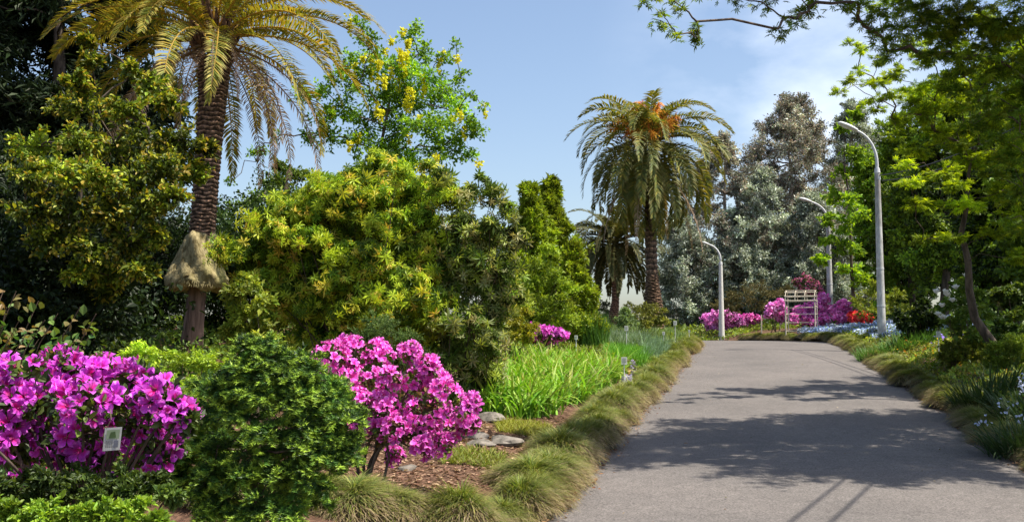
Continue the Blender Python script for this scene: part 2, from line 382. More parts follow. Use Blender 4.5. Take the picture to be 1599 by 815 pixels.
def ell(r, c, rad, n, cr, shell=.55, zmin=-1, cone=0, upper=False):
    """clump centres in an ellipsoid (or cone)"""
    out = []
    while len(out) < n:
        p = unit(r, 1)[0]*(shell+(1-shell)*r.random()**.7)
        if p[2] < zmin: continue
        if upper and p[2] < -.2: continue
        s = 1.0
        if cone: s = 1-cone*(p[2]+1)/2
        out.append([*(A(*c)+p*A(*rad)*A(s, s, 1)), cr*math.exp(r.normal(0, .25))*(.5+.5*s)])
    return np.array(out)
def pxclumps(lst, seed=0, jy=0):
    """(px, py, depth, radius_px) -> world clumps"""
    r = np.random.default_rng(seed); o = []
    for px, py, Y, rp in lst:
        Y2 = Y+r.normal(0, jy) if jy else Y
        p = P(px, py, Y2); o.append([*p, rp/FPX*Y2])
    return np.array(o)
def blades(g, pos, az, length, width, lean, curl, c0, c1, seg=4, twist=None, r=rng):
    N = len(pos); length = np.broadcast_to(length, (N,)); width = np.broadcast_to(width, (N,)); lean = np.broadcast_to(lean, (N,)); curl = np.broadcast_to(curl, (N,))
    h = np.stack([np.cos(az), np.sin(az), np.zeros(N)], 1); side = np.stack([-np.sin(az), np.cos(az), np.zeros(N)], 1)
    tw = r.normal(0, .5, N)[:, None]; side = nrm(side*np.cos(tw)+h*np.sin(tw))
    p = pos.copy(); pts = [p.copy()]
    for k in range(seg):
        th = (lean+curl*((k+.5)/seg))[:, None]
        p = p+(h*np.sin(th)+A(0, 0, 1)*np.cos(th))*(length/seg)[:, None]; pts.append(p.copy())
    c0 = np.asarray(c0, float); c1 = np.asarray(c1, float)
    if c0.ndim == 1: c0 = np.tile(c0, (N, 1))
    if c1.ndim == 1: c1 = np.tile(c1, (N, 1))
    vs = []; cs = []
    for k in range(seg+1):
        t = k/seg; wk = (.7+.6*t if t < .5 else 1-(t-.5)*1.9)*.5*width
        vs += [pts[k]-side*wk[:, None], pts[k]+side*wk[:, None]]; cc = c0*(1-t)+c1*t; cs += [cc, cc]
    v = np.stack(vs, 1); c = np.stack(cs, 1); m = 2*(seg+1)
    f = np.array([(2*k, 2*k+1, 2*k+3, 2*k+2) for k in range(seg)])
    f = (np.arange(N)*m)[:, None, None]+f[None]
    g.add(v.reshape(-1, 3), f.reshape(-1, 4), c.reshape(-1, 3))
# ------------------------------------------------------------------ palms
def frond_geo(r, base, az, el, length, curl, pairs, leaf, wid, cols, vup=.35, twist=0, mid=(.3, .25, .09), tipc=None, lcurl=.35, side=0, lw=.095):
    g = Geo(); n = 15; p = A(*base); pts = [p.copy()]; h = A(math.cos(az), math.sin(az), 0); s0 = A(-math.sin(az), math.cos(az), 0)
    for k in range(n-1):
        a = el-curl*((k+.5)/(n-1))**1.25
        p = p+(h*math.cos(a)+A(0, 0, 1)*math.sin(a)+s0*side*(k/n))*length/(n-1); pts.append(p.copy())
    pts = np.array(pts); rad = np.linspace(1, .12, n)*wid*1.3; rad[0] *= 1.8
    tube(g, pts, rad, 4, mid, cap=False)
    T = nrm(np.gradient(pts, axis=0)); S = nrm(np.cross(T, A(0, 0, 1))+1e-4*s0)
    if twist:
        U = np.cross(S, T); S = nrm(S*math.cos(twist)+U*math.sin(twist))
    U = np.cross(S, T)
    t = np.repeat(np.linspace(.1, .995, pairs), 2); sg = np.tile([-1., 1.], pairs); t = np.clip(t+r.normal(0, .004, len(t)), .08, .999)
    f = t*(n-1); i = np.minimum(f.astype(int), n-2); fr = (f-i)[:, None]
    b = pts[i]*(1-fr)+pts[i+1]*fr; tt = T[i]; ss = S[i]; uu = U[i]
    ln = leaf*np.interp(t, [.08, .25, .5, .8, 1], [.35, .85, 1, .75, .35])*np.exp(r.normal(0, .09, len(t)))
    fw = np.interp(t, [.1, .6, 1], [.45, .75, 1.6])[:, None]
    d = nrm(ss*sg[:, None]+tt*fw+uu*(vup+r.normal(0, .12, len(t))[:, None])+r.normal(0, .06, (len(t), 3)))
    d2 = nrm(d+A(0, 0, -lcurl)); wd = nrm(np.cross(d, uu))*.5
    a0 = b; a1 = b+d*(ln*.5)[:, None]; a2 = a1+d2*(ln*.5)[:, None]
    w1 = leaf*lw*wd
    v = np.stack([a0-w1*.4, a0+w1*.4, a1-w1, a1+w1, a2], 1)
    N = len(t); ff = (np.arange(N)*5)[:, None, None]
    c = pal(r, cols, N, .15); c = np.repeat(c, 5, 0).reshape(N, 5, 3)
    if tipc is not None: c[:, 4] = pal(r, [tipc], N, .1); c[:, 2:4] = c[:, 2:4]*.7+A(*tipc)*.3
    g.add(v.reshape(-1, 3), (ff+np.array([(0, 1, 3, 2)])[None]).reshape(-1, 4), c.reshape(-1, 3))
    g.n -= 5*N; g.add(np.zeros((0, 3)), (ff+np.array([(2, 3, 4)])[None]).reshape(-1, 3), np.zeros((0, 3))); g.n += 5*N
    return g
def palm_trunk(g, pts, rad, rings, r, sides=26, bump=.1, fringe=(1.9, 1.7, 1.5)):
    pts = np.asarray(pts, float); s = np.linspace(0, 1, rings*4+1); n0 = len(pts)
    c = np.stack([np.interp(s, np.linspace(0, 1, n0), pts[:, k]) for k in range(3)], 1); rr = np.interp(s, np.linspace(0, 1, n0), rad)
    a = np.linspace(0, 2*np.pi, sides, endpoint=False); v = []; col = []
    ph = r.random((rings+1, sides))
    for k, sk in enumerate(s):
        ring = k//4; q = (k % 4)/4; saw = [-.5, .15, .8, 1.0][k % 4]
        odd = .5*(ring % 2)
        dia = np.abs(np.cos(a*5.5+odd*math.pi))*.5+.5
        amp = rr[k]*(1+bump*(saw*dia+ph[ring]*.35-.2)); zz = r.normal(0, .006, sides)
        v.append(np.stack([c[k, 0]+np.cos(a)*amp, c[k, 1]+np.sin(a)*amp, c[k, 2]+zz+.02*np.cos(a*5.5+odd*3)], 1))
        b = (.45, .7, 1.0, fringe)[k % 4]; b = np.array(b if isinstance(b, tuple) else (b, b, b))
        col.append(b[None]*(.75+.5*ph[ring][:, None]))
    v = np.array(v); col = np.array(col); i = np.arange(len(s)-1)[:, None]*sides; j = np.arange(sides)[None]; k = (j+1) % sides
    g.add(v.reshape(-1, 3), np.stack([i+j, i+k, i+sides+k, i+sides+j], -1).reshape(-1, 4), col.reshape(-1, 3))
GOLDG = [(.13, .2, .025), (.26, .28, .035), (.42, .3, .03), (.2, .27, .04), (.42, .36, .07)]
PALMG = [(.06, .11, .025), (.12, .17, .03), (.24, .24, .04), (.09, .14, .04), (.34, .29, .06)]
DEADP = [(.3, .2, .14), (.42, .3, .23), (.22, .14, .1), (.48, .37, .28)]
def frond(root, r, label=None, **k):
    o = frond_geo(r, **k).build('frond', M_FROND, root)
    if label: o['label'] = label
    return o
# left palm
Yp = 22.0
base = P(300, 556, Yp); base[2] = float(H(base[0], base[1]))
root = thing('palm_tree', 'tall palm on the left with a bare stem, mossy fibre collar and golden fronds', 'palm tree', base)
r = np.random.default_rng(5); c0 = P(336, 66, Yp)
g = Geo(); bpts = [base-A(0, 0, .15), P(299, 540, Yp), P(303, 500, Yp), P(308, 455, Yp), P(312, 425, Yp)]
tube(g, bpts, [.3, .25, .215, .2, .2], 16); g.build('bare_stem', M_SHANK, root, smooth=True)
g = Geo(); palm_trunk(g, [P(313, 400, Yp), P(318, 330, Yp), P(324, 250, Yp), P(331, 160, Yp), P(335, 95, Yp)], [.27, .26, .27, .29, .34], 50, r, bump=.13, fringe=(2.6, 2.3, 2.1)); g.build('trunk', M_PALMBARK, root)
# collar of fibre and moss: lumpy bell
g = Geo(); prof = [(446, .2), (452, .4), (451, .54), (443, .63), (433, .62), (421, .55), (406, .48), (388, .43), (372, .37), (364, .27)]
sd = 40; v = []; a = np.linspace(0, 2*np.pi, sd, endpoint=False); dim = 4
rows = 30
for k in range(rows):
    q = k/(rows-1)*(len(prof)-1); i0 = min(int(q), len(prof)-2); fr = q-i0
    py = prof[i0][0]*(1-fr)+prof[i0+1][0]*fr; ra = prof[i0][1]*(1-fr)+prof[i0+1][1]*fr
    c = P(309+(452-py)*.06, py, Yp)
    lump = 1+.1*np.sin(a*3+k*.25)+.06*np.sin(a*7+1+k*.5)+.035*np.sin(a*13+k*.9)+r.normal(0, .018, sd)
    v.append(np.stack([c[0]+np.cos(a)*ra*lump, c[1]+np.sin(a)*ra*lump, c[2]+.08*np.sin(a*4+2)*(1 if k < 12 else .2)+r.normal(0, .008, sd)], 1))
i = np.arange(rows-1)[:, None]*sd; j = np.arange(sd)[None]; k = (j+1) % sd
g.add(np.array(v).reshape(-1, 3), np.stack([i+j, i+k, i+sd+k, i+sd+j], -1).reshape(-1, 4)); 
g.build('fibre_collar', M_COLLAR, root, smooth=True)
g = Geo(); a = r.random(420)*6.28; q = r.random(420)
pp = P(309, 446, Yp)+np.stack([np.cos(a)*.64, np.sin(a)*.64, q*.12-.03], 1)
blades(g, pp, a, r.uniform(.03, .09, 420), .012, 2.2, .9, (.2, .17, .08), (.3, .25, .13), 2, r=r)
g.build('fibre_fringe', M_MATTE, root)
g = Geo()   # old leaf bases around the head
for k in range(70):
    az = r.random()*6.28; z = r.uniform(-.55, .5); b = c0+A(math.cos(az)*.3, math.sin(az)*.3, z)
    tube(g, [b, b+A(math.cos(az)*.22, math.sin(az)*.22, .2), b+A(math.cos(az)*.3, math.sin(az)*.3, .42)], [.06, .045, .02], 5, (1, .8, .6))
g.build('leaf_bases', M_PALMBARK, root)
for k in range(54):
    az = k*2.39996+r.normal(0, .15); q = k/54
    el = R(74-76*q+r.normal(0, 5)); ln = r.uniform(3.5, 4.2)*(.85 if q < .1 else 1)
    frond(root, r, base=c0+A(math.cos(az)*.22, math.sin(az)*.22, .45-.45*q), az=az, el=el, length=ln, curl=r.uniform(1.15, 1.5)+q*.35, pairs=105, leaf=.43, wid=.022, lw=.085,
          cols=GOLDG if q > .35 else GOLDG+[(.06, .12, .03)]*4, mid=(.45, .3, .05), tipc=(.3, .24, .06), side=r.normal(0, .12), twist=r.normal(0, .35), lcurl=.3)
for k in range(17):
    az = k*2.39996+.4; ln = r.uniform(2.4, 3.6)
    frond(root, r, label='dry brown hanging palm frond', base=c0+A(math.cos(az)*.34, math.sin(az)*.34, -.15), az=az, el=R(r.uniform(-30, 5)), length=ln*1.1, curl=R(r.uniform(65, 88)), pairs=60, leaf=.27, wid=.018,
          cols=DEADP, mid=(.32, .22, .14), vup=.1, lcurl=.7, side=r.normal(0, .15), twist=r.normal(0, .6))
# the large palm in the middle distance
Yp = 45.0; base = P(1021, 506, Yp); base[2] = float(H(base[0], base[1]))
root = thing('palm_tree', 'large date palm in the middle distance with orange flower stalks in its crown', 'palm tree', base)
c0 = P(1013, 232, Yp); r = np.random.default_rng(8); g = Geo()
palm_trunk(g, [base-A(0, 0, .2), P(1020, 470, Yp), P(1018, 430, Yp), P(1014, 300, Yp), P(1013, 240, Yp)], [.5, .38, .26, .24, .34], 60, r, sides=20, bump=.14); g.build('trunk', M_PALMBARK, root)
for k in range(84):
    az = k*2.39996+r.normal(0, .15); q = k/84
    el = R(82-150*q**.95+r.normal(0, 6)); ln = r.uniform(3.7, 4.4)*(.85 if q < .12 else 1)
    frond(root, r, base=c0+A(math.cos(az)*.25, math.sin(az)*.25, .5-.7*q), az=az, el=el, length=ln, curl=1.9+r.uniform(-.2, .25)-max(0, q-.35)*1.75, pairs=62, leaf=.58, wid=.026,
          cols=PALMG, mid=(.22, .2, .05), tipc=(.2, .19, .07), lw=.115, side=r.normal(0, .1), twist=r.normal(0, .3), lcurl=.45)
for k in range(7):
    az = k*2.4+1; frond(root, r, label='dry brown hanging palm frond', base=c0+A(math.cos(az)*.3, math.sin(az)*.3, -.6), az=az, el=R(-45), length=r.uniform(3.8, 5.4), curl=.7, pairs=40, leaf=.35, wid=.03, cols=DEADP, mid=(.4, .3, .2), vup=0, lcurl=.8)
for k in range(24):
    az = -1.57+r.uniform(-1.9, 1.9); el = r.uniform(.05, 1.15); d = A(math.cos(az)*math.cos(el), math.sin(az)*math.cos(el), math.sin(el)); b = c0+A(0, 0, .3); g = Geo()
    e = b+d*r.uniform(1.1, 1.9); tube(g, curve(b, e, (0, 0, .15), 5), np.linspace(.035, .02, 5), 5, (.75, .33, .05))
    for _ in range(70):
        s = b+(e-b)*r.uniform(.7, 1); q = nrm(d+r.normal(0, .55, 3)); t_ = s+q*r.uniform(.25, .55)+A(0, 0, -.28)
        tube(g, curve(s, t_, (0, 0, .05), 3), [.012, .01, .006], 3, (.85, .38*math.exp(r.normal(0, .3)), .06), cap=False)
    g.build('flower_stalk', M_MATTE, root)
# the smaller palm behind it
Yp = 60.0; base = P(958, 508, Yp); base[2] = float(H(base[0], base[1]))
root = thing('palm_tree', 'smaller dark palm standing left of and behind the large date palm', 'palm tree', base)
c0 = P(957, 383, Yp); r = np.random.default_rng(9); g = Geo()
palm_trunk(g, [base-A(0, 0, .2), P(957, 500, Yp), P(961, 470, Yp), P(961, 420, Yp), P(958, 388, Yp)], [.5, .34, .22, .2, .3], 40, r, sides=18, bump=.12); g.build('trunk', M_PALMBARK, root)
for k in range(78):
    az = k*2.39996+r.normal(0, .15); q = k/78
    frond(root, r, base=c0+A(math.cos(az)*.2, math.sin(az)*.2, .3-.4*q), az=az, el=R(80-130*q**.9+r.normal(0, 5)), length=r.uniform(3.1, 3.7), curl=1.85+r.uniform(-.2, .2)-max(0, q-.35)*1.6, pairs=54, leaf=.46, wid=.026,
          cols=[(.035, .06, .018), (.08, .1, .03), (.14, .13, .04), (.03, .05, .015)], mid=(.12, .11, .04), tipc=(.12, .11, .04), lw=.2, twist=r.normal(0, .3), side=r.normal(0, .08), lcurl=.45)

# ------------------------------------------------------------------ big trees and shrubs
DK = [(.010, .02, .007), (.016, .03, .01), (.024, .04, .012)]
MID = [(.055, .1, .012), (.095, .15, .016), (.14, .2, .022)]
BRT = [(.15, .27, .02), (.23, .36, .03), (.1, .2, .018)]
YG = [(.16, .22, .025), (.28, .3, .035), (.09, .14, .02), (.36, .34, .05)]
# dark conifers on the far left, overhead shade put into their leaf colour
r = np.random.default_rng(21)
for k, (x, y, h, rd, lb) in enumerate([(-19, 30, 17, 4.6, 'black-green conifer filling the far left edge of the picture'), (-14.6, 31, 16.5, 4.0, 'tall dark conifer behind the left palm and the sunlit leafy tree'), (-24, 36, 18, 5.5, 'dark conifer partly outside the frame beyond the far left trees')]):
    b = HP(x, y); cl = ell(r, (x, y, b[2]+h*.52), (rd, rd, h*.5), 90, 1.3, cone=.35)
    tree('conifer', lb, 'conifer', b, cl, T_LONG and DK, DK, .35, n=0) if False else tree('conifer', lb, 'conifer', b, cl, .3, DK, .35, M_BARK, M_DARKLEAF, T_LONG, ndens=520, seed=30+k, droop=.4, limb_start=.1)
# dark leafy understorey; blackest leaf colours stand in for shade from overhead trees
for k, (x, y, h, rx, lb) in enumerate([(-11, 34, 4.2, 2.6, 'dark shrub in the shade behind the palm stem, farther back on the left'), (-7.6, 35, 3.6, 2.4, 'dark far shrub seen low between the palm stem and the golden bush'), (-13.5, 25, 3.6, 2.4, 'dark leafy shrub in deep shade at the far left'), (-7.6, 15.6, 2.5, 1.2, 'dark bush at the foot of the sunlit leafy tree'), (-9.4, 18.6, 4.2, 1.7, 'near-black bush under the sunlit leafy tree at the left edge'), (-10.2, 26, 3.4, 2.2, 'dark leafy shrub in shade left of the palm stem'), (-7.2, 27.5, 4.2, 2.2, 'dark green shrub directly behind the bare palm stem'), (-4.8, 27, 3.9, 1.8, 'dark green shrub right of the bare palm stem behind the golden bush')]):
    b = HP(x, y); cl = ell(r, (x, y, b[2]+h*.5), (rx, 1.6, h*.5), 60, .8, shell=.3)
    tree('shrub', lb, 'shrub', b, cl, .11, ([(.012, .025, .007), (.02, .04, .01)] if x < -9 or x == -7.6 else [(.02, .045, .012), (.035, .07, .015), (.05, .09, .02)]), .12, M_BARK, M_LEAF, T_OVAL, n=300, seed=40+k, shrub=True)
# sunlit leafy tree in front of the left palm
cl = pxclumps([(95, 165, 16, 24), (120, 125, 16, 20), (140, 95, 16.3, 18), (130, 160, 15.6, 40), (240, 135, 16, 26), (265, 160, 15.8, 28), (200, 170, 15.8, 36), (60, 230, 15.2, 42), (120, 215, 15, 42), (180, 225, 15, 40), (235, 215, 15, 42),
    (285, 220, 15.2, 34), (318, 232, 15.4, 20), (40, 275, 14.6, 40), (95, 270, 14.4, 42), (150, 280, 14.4, 42), (205, 275, 14.4, 42), (255, 265, 14.7, 38), (300, 268, 15, 26), (50, 325, 14.3, 40), (110, 330, 14.1, 42), (170, 330, 14.1, 42), (225, 325, 14.3, 38),
    (265, 310, 14.6, 30), (80, 375, 14.2, 38), (140, 385, 14.1, 38), (195, 380, 14.3, 36), (240, 370, 14.6, 28), (120, 425, 14.4, 26), (175, 430, 14.5, 30), (220, 420, 14.7, 26),  (35, 330, 15, 24), (135, 65, 17, 12), (205, 110, 17, 22), (165, 450, 15.4, 26)], 3, .35)
tree('broadleaf_tree', 'sunlit yellow-green leafy tree overlapping the left palm trunk', 'tree', HP(-8.0, 17.5), cl, .075, [(.08, .13, .012), (.14, .2, .016), (.24, .29, .025), (.04, .07, .008)], .07, M_BARK, M_LEAF, T_OVAL, twf=.12, top=P(150, 150, 16.8), n=860, seed=50, upb=.9, twigs=13, var=.35, cvar=.42, tipcols=[(.4, .42, .04), (.38, .28, .04)], tipfrac=.4, limb_start=.15)
# mid green trees behind the left palm
cl = pxclumps([(365, 335, 36, 30), (395, 315, 36, 30), (420, 300, 37, 28), (355, 375, 36, 32), (400, 360, 36, 34), (440, 340, 36, 34), (360, 415, 36, 30), (410, 410, 36, 32), (450, 385, 36, 30), (345, 450, 36, 28), (390, 455, 36, 30), (430, 290, 37, 18)], 4, .8)
tree('broadleaf_tree', 'mid green tree in the gap between the left palm and the yellow-flowered tree', 'tree', HP(-9.3, 36), cl, .13, BRT+MID[1:], .16, M_BARK, M_LEAF, T_OVAL, n=560, seed=51)
cl = pxclumps([(440, 285, 32, 24), (455, 265, 32, 20), (475, 275, 32, 20), (435, 255, 32, 14)], 4, .4)
tree('broadleaf_tree', 'small dark leafy tree top showing just above the left of the golden bush', 'tree', HP(-7.2, 32), cl, .12, MID, .1, M_BARK, M_LEAF, T_OVAL, n=330, seed=52)
# yellow flowering tree
r = np.random.default_rng(61); pts = [(560, 40, 12), (575, 70, 16), (590, 95, 22), (640, 60, 14), (655, 85, 16), (625, 115, 24), (665, 120, 24), (695, 90, 12), (690, 140, 24), (600, 150, 28), (640, 160, 30), (560, 130, 22), (530, 165, 20), (575, 190, 26), (620, 200, 28), (665, 195, 28), (710, 175, 20), (735, 150, 9), (720, 210, 20), (745, 205, 12), (690, 230, 24), (645, 235, 26), (600, 235, 24), (560, 225, 18), (650, 42, 9), (712, 68, 8), (500, 185, 16), (485, 215, 15), (515, 215, 16), (730, 245, 12), (755, 165, 6), (548, 98, 16), (470, 150, 12), (500, 140, 14), (735, 190, 10), (410, 235, 8), (430, 215, 7), (360, 285, 6), (395, 240, 7), (525, 120, 14), (720, 120, 10)]
cl = pxclumps([(a, b, 26, c*1.4) for a, b, c in pts], 5, .7)
root = tree('laburnum_tree', 'slender tree hung with yellow flower clusters against the sky', 'tree', HP(-4.6, 26), cl, .095, [(.12, .26, .025), (.17, .34, .035), (.08, .18, .02), (.25, .42, .05)], .12, M_BARK, M_MAPLE, T_LONG, ndens=2300, seed=60, twigs=14, limb_start=.2, flat=.9, top=P(610, 150, 26), wid=2.2)
for k in range(48):
    px, py, _ = pts[r.integers(0, 31)] if k > 26 else (r.uniform(560, 660), r.uniform(60, 150), 0)
    b = P(px+r.normal(0, 14), py+r.normal(0, 12), 25.3+r.uniform(-.5, .5)); ln = r.uniform(.16, .42); n = 40; g = Geo(); t = r.random(n)
    pos = b+np.stack([r.normal(0, .045, n)*(1.15-t), r.normal(0, .045, n)*(1.15-t), -t*ln], 1)
    scatter(g, T_DIA, pos, unit(r, n), unit(r, n), .085, pal(r, [(.7, .66, .02), (.8, .76, .05)], n, .08), 1.6)
    g.build('flower_cluster', M_BLOOM, root)
# golden flushed bush, the main mass left of centre
r = np.random.default_rng(70)
pts = [(590, 250, 34), (560, 270, 30), (620, 265, 32), (540, 300, 34), (590, 300, 36), (640, 290, 34), (500, 320, 34), (545, 345, 36), (600, 345, 36), (655, 335, 34), (455, 330, 30), (430, 355, 28), (480, 365, 34), (530, 390, 36), (585, 395, 36), (640, 385, 36), (430, 395, 28), (475, 410, 32), (520, 435, 34), (575, 440, 36), (630, 435, 36), (410, 430, 26), (445, 455, 28), (490, 470, 32), (545, 485, 34), (600, 490, 34), (650, 480, 34), (430, 500, 26), (480, 520, 28), (530, 530, 28), (590, 540, 28), (640, 530, 30), (675, 420, 32), (690, 470, 30), (410, 380, 24), (690, 300, 28), (670, 260, 24), (420, 550, 28), (470, 570, 30), (520, 580, 30), (570, 590, 30), (620, 585, 30), (660, 560, 30), (440, 600, 26), (540, 620, 26), (600, 625, 26)]
cl = pxclumps([(a, b, 15.4+((a-560)/150)**2*.6+((b-380)/150)**2*.4, c) for a, b, c in pts], 6, .3)
back = ell(r, P(560, 420, 16.6), (1.8, .9, 1.7), 44, .5, shell=.3); cl = np.concatenate([cl, back])
GOLD = [(.13, .24, .02), (.2, .32, .025), (.06, .13, .015), (.3, .4, .03)]
tree('flushed_bush', 'large bush with golden and orange young leaf tips behind the bright pink azalea', 'bush', HP(-2.3, 16.6), cl, .1, GOLD, .25, M_BARK, M_LEAF, T_ROSE, ndens=1150, seed=71, twigs=22, wid=1.0, droop=.1, out=1.2, tipcols=[(.5, .63, .05), (.43, .57, .05), (.5, .62, .05), (.45, .58, .04), (.66, .64, .08), (.7, .5, .1)], tipfrac=.7, shrub=True, var=.25, cvar=.3, upb=.7)
pts = [(700, 300, 30), (735, 300, 30), (770, 300, 28), (795, 320, 24), (720, 345, 32), (765, 350, 32), (800, 365, 24), (690, 380, 30), (740, 400, 34), (785, 405, 28), (720, 440, 34), (765, 450, 30), (795, 440, 22), (740, 490, 34), (780, 490, 24), (720, 530, 30), (760, 545, 28), (740, 575, 26), (700, 500, 28), (700, 560, 24), (770, 520, 22), (750, 275, 14), (690, 270, 20), (660, 580, 24), (700, 595, 26), (750, 595, 24), (720, 610, 22), (670, 615, 24), (770, 570, 20)]
cl = pxclumps([(a, b, 15.8+((b-400)/150)**2*.3, c) for a, b, c in pts], 7, .3); cl = np.concatenate([cl, ell(r, P(745, 430, 16.7), (.6, .7, 1.4), 12, .45, shell=.3)])
tree('dull_bush', 'olive and brown fading bush joined to the right side of the golden bush', 'bush', HP(-.7, 16.5), cl, .11, [(.11, .19, .025), (.18, .27, .035), (.2, .24, .08), (.07, .12, .015)], .2, M_BARK, M_LEAF, T_ROSE, ndens=780, seed=72, twigs=18, wid=1.0, droop=.15, tipcols=[(.34, .38, .17), (.44, .55, .08), (.36, .32, .14)], tipfrac=.6, shrub=True, var=.3, cvar=.3)
cl = pxclumps([(375, 460, 14, 24), (400, 475, 14, 26), (370, 490, 14, 24), (395, 510, 14, 26), (360, 515, 14.2, 20), (390, 440, 14, 20), (415, 530, 13.8, 26), (380, 535, 13.8, 22), (440, 550, 13.6, 26), (470, 570, 13.6, 26)], 8, .2)
tree('shrub', 'bright lime green shrub at the left foot of the golden bush', 'shrub', HP(-3.6, 14.2), cl, .075, [(.22, .28, .03), (.32, .36, .05), (.13, .2, .02)], .15, M_BARK, M_LEAF, T_LONG, n=520, seed=73, wid=1.8, shrub=True)
cl = pxclumps([(590, 500, 12.6, 22), (570, 520, 12.5, 24), (610, 515, 12.5, 24), (555, 545, 12.5, 26), (600, 545, 12.4, 26), (640, 530, 12.6, 22), (630, 560, 12.4, 26), (585, 575, 12.4, 26), (665, 560, 12.6, 24), (680, 600, 12.6, 24), (640, 600, 12.6, 28)], 9, .15)
tree('shrub', 'small deep green conifer-like shrub rising behind the bright pink azalea', 'shrub', HP(-1.5, 12.6), cl, .055, [(.04, .09, .02), (.08, .14, .025), (.12, .18, .03)], .12, M_BARK, M_NEEDLE, T_SPRIG, n=260, seed=74, shrub=True)
# conifers right of the bushes
r = np.random.default_rng(80)
for k, (px, topy, Y, rx, cols, lb) in enumerate([(828, 290, 32, 1.55, BRT, 'light green feathery conifer nearest the golden bush'), (862, 282, 33, 1.45, BRT+MID[1:], 'pointed mid green conifer whose spire is the right one of the pair'), (896, 385, 31, .75, BRT+MID[1:], 'short dark conifer at the right end of the conifer row')]):
    t = P(px, topy, Y); b = HP(t[0], t[1]); h = t[2]-b[2]
    cl = []
    for q in range(230):
        s = r.random()**.9; ang = r.random()*6.28; rr = rx*(1-s*.9)*(.35+.85*r.random())*(1+.5*(r.random()<.12))*(.8+.35*math.sin(s*13+ang*2+k)); cl.append([b[0]+rr*math.cos(ang), b[1]+rr*math.sin(ang), b[2]+.3+s*(h-.35), .3*(1-s*.75)+.05])
    cl.append([b[0], b[1], b[2]+h-.1, .14])
    tree('conifer', lb, 'conifer', b, cl, .13, [(c[0]*1.6, c[1]*1.25, c[2]) for c in cols], .12, M_BARK, M_LEAF, T_LONG, n=230, seed=81+k, twigs=5, wid=1.1, flat=1.5, dirbias=A(0, 0, .45), limbs=False, cvar=.3)
cl = pxclumps([(840, 420, 27, 26), (855, 395, 27, 20), (865, 440, 27, 26), (835, 460, 27, 26), (870, 475, 27, 26), (845, 495, 27, 24), (880, 500, 27, 24), (890, 455, 27, 20), (860, 510, 27, 20), (820, 490, 26.5, 22), (825, 445, 27, 22)], 10, .3)
tree('shrub', 'bright yellow-green rounded tree in front of the conifer pair', 'tree', HP(1.1, 27.4), cl, .1, [(.26, .38, .03), (.36, .46, .04), (.16, .26, .02)], .14, M_BARK, M_LEAF, T_LONG, n=480, seed=85, shrub=True, dirbias=A(0, 0, .6), wid=1.5)
cl = pxclumps([(800, 480, 21.5, 15), (815, 488, 21.5, 14), (790, 500, 21.3, 18), (812, 508, 21.3, 18), (828, 512, 21.4, 12), (795, 522, 21.2, 18), (818, 526, 21.2, 16), (780, 515, 21.4, 18)], 11, .1)
tree('shrub', 'small golden-leaved shrub left of the small pink azalea in the bed', 'shrub', HP(0, 21.6), cl, .075, [(.3, .3, .03), (.4, .36, .04), (.18, .22, .02)], .1, M_BARK, M_LEAF, T_LONG, n=420, seed=86, shrub=True, wid=1.6)
# distant grey tree seen left of the small palm
cl = pxclumps([(925, 470, 62, 12), (940, 480, 62, 14), (920, 490, 62, 14), (935, 497, 62, 12), (915, 478, 62, 10), (950, 492, 62, 8)], 12, .6)
tree('broadleaf_tree', 'grey-green far tree left of the smaller palm trunk', 'tree', HP(5.4, 62), cl, .16, [(.1, .13, .09), (.15, .18, .12), (.2, .21, .15)], .1, M_BARK, M_MATTE, T_OVAL, n=330, seed=87)
for k, (pts_, Y, cols, lb) in enumerate([
    ([(990, 480, 14), (1010, 478, 15), (1030, 488, 13), (1000, 492, 15), (1020, 500, 15), (1035, 502, 10), (985, 498, 10), (1005, 507, 12)], 37, [(.2, .22, .04), (.27, .27, .05), (.13, .16, .03)], 'soft yellow-green conifer shrub at the foot of the large date palm'),
    ([(977, 492, 10), (970, 500, 10), (984, 501, 10), (977, 506, 11), (977, 485, 6)], 35, [(.16, .24, .1), (.24, .32, .16), (.1, .17, .05)], 'dwarf round pale-striped shrub in front of the two palms')]):
    tree('shrub', lb, 'shrub', HP(P(pts_[0][0], 500, Y)[0]+.2, Y), pxclumps([(a, b, Y, c) for a, b, c in pts_], 13, .2), .11, cols, .1, M_BARK, M_LEAF, T_LONG, n=300, seed=88+k, shrub=True, wid=1.5)
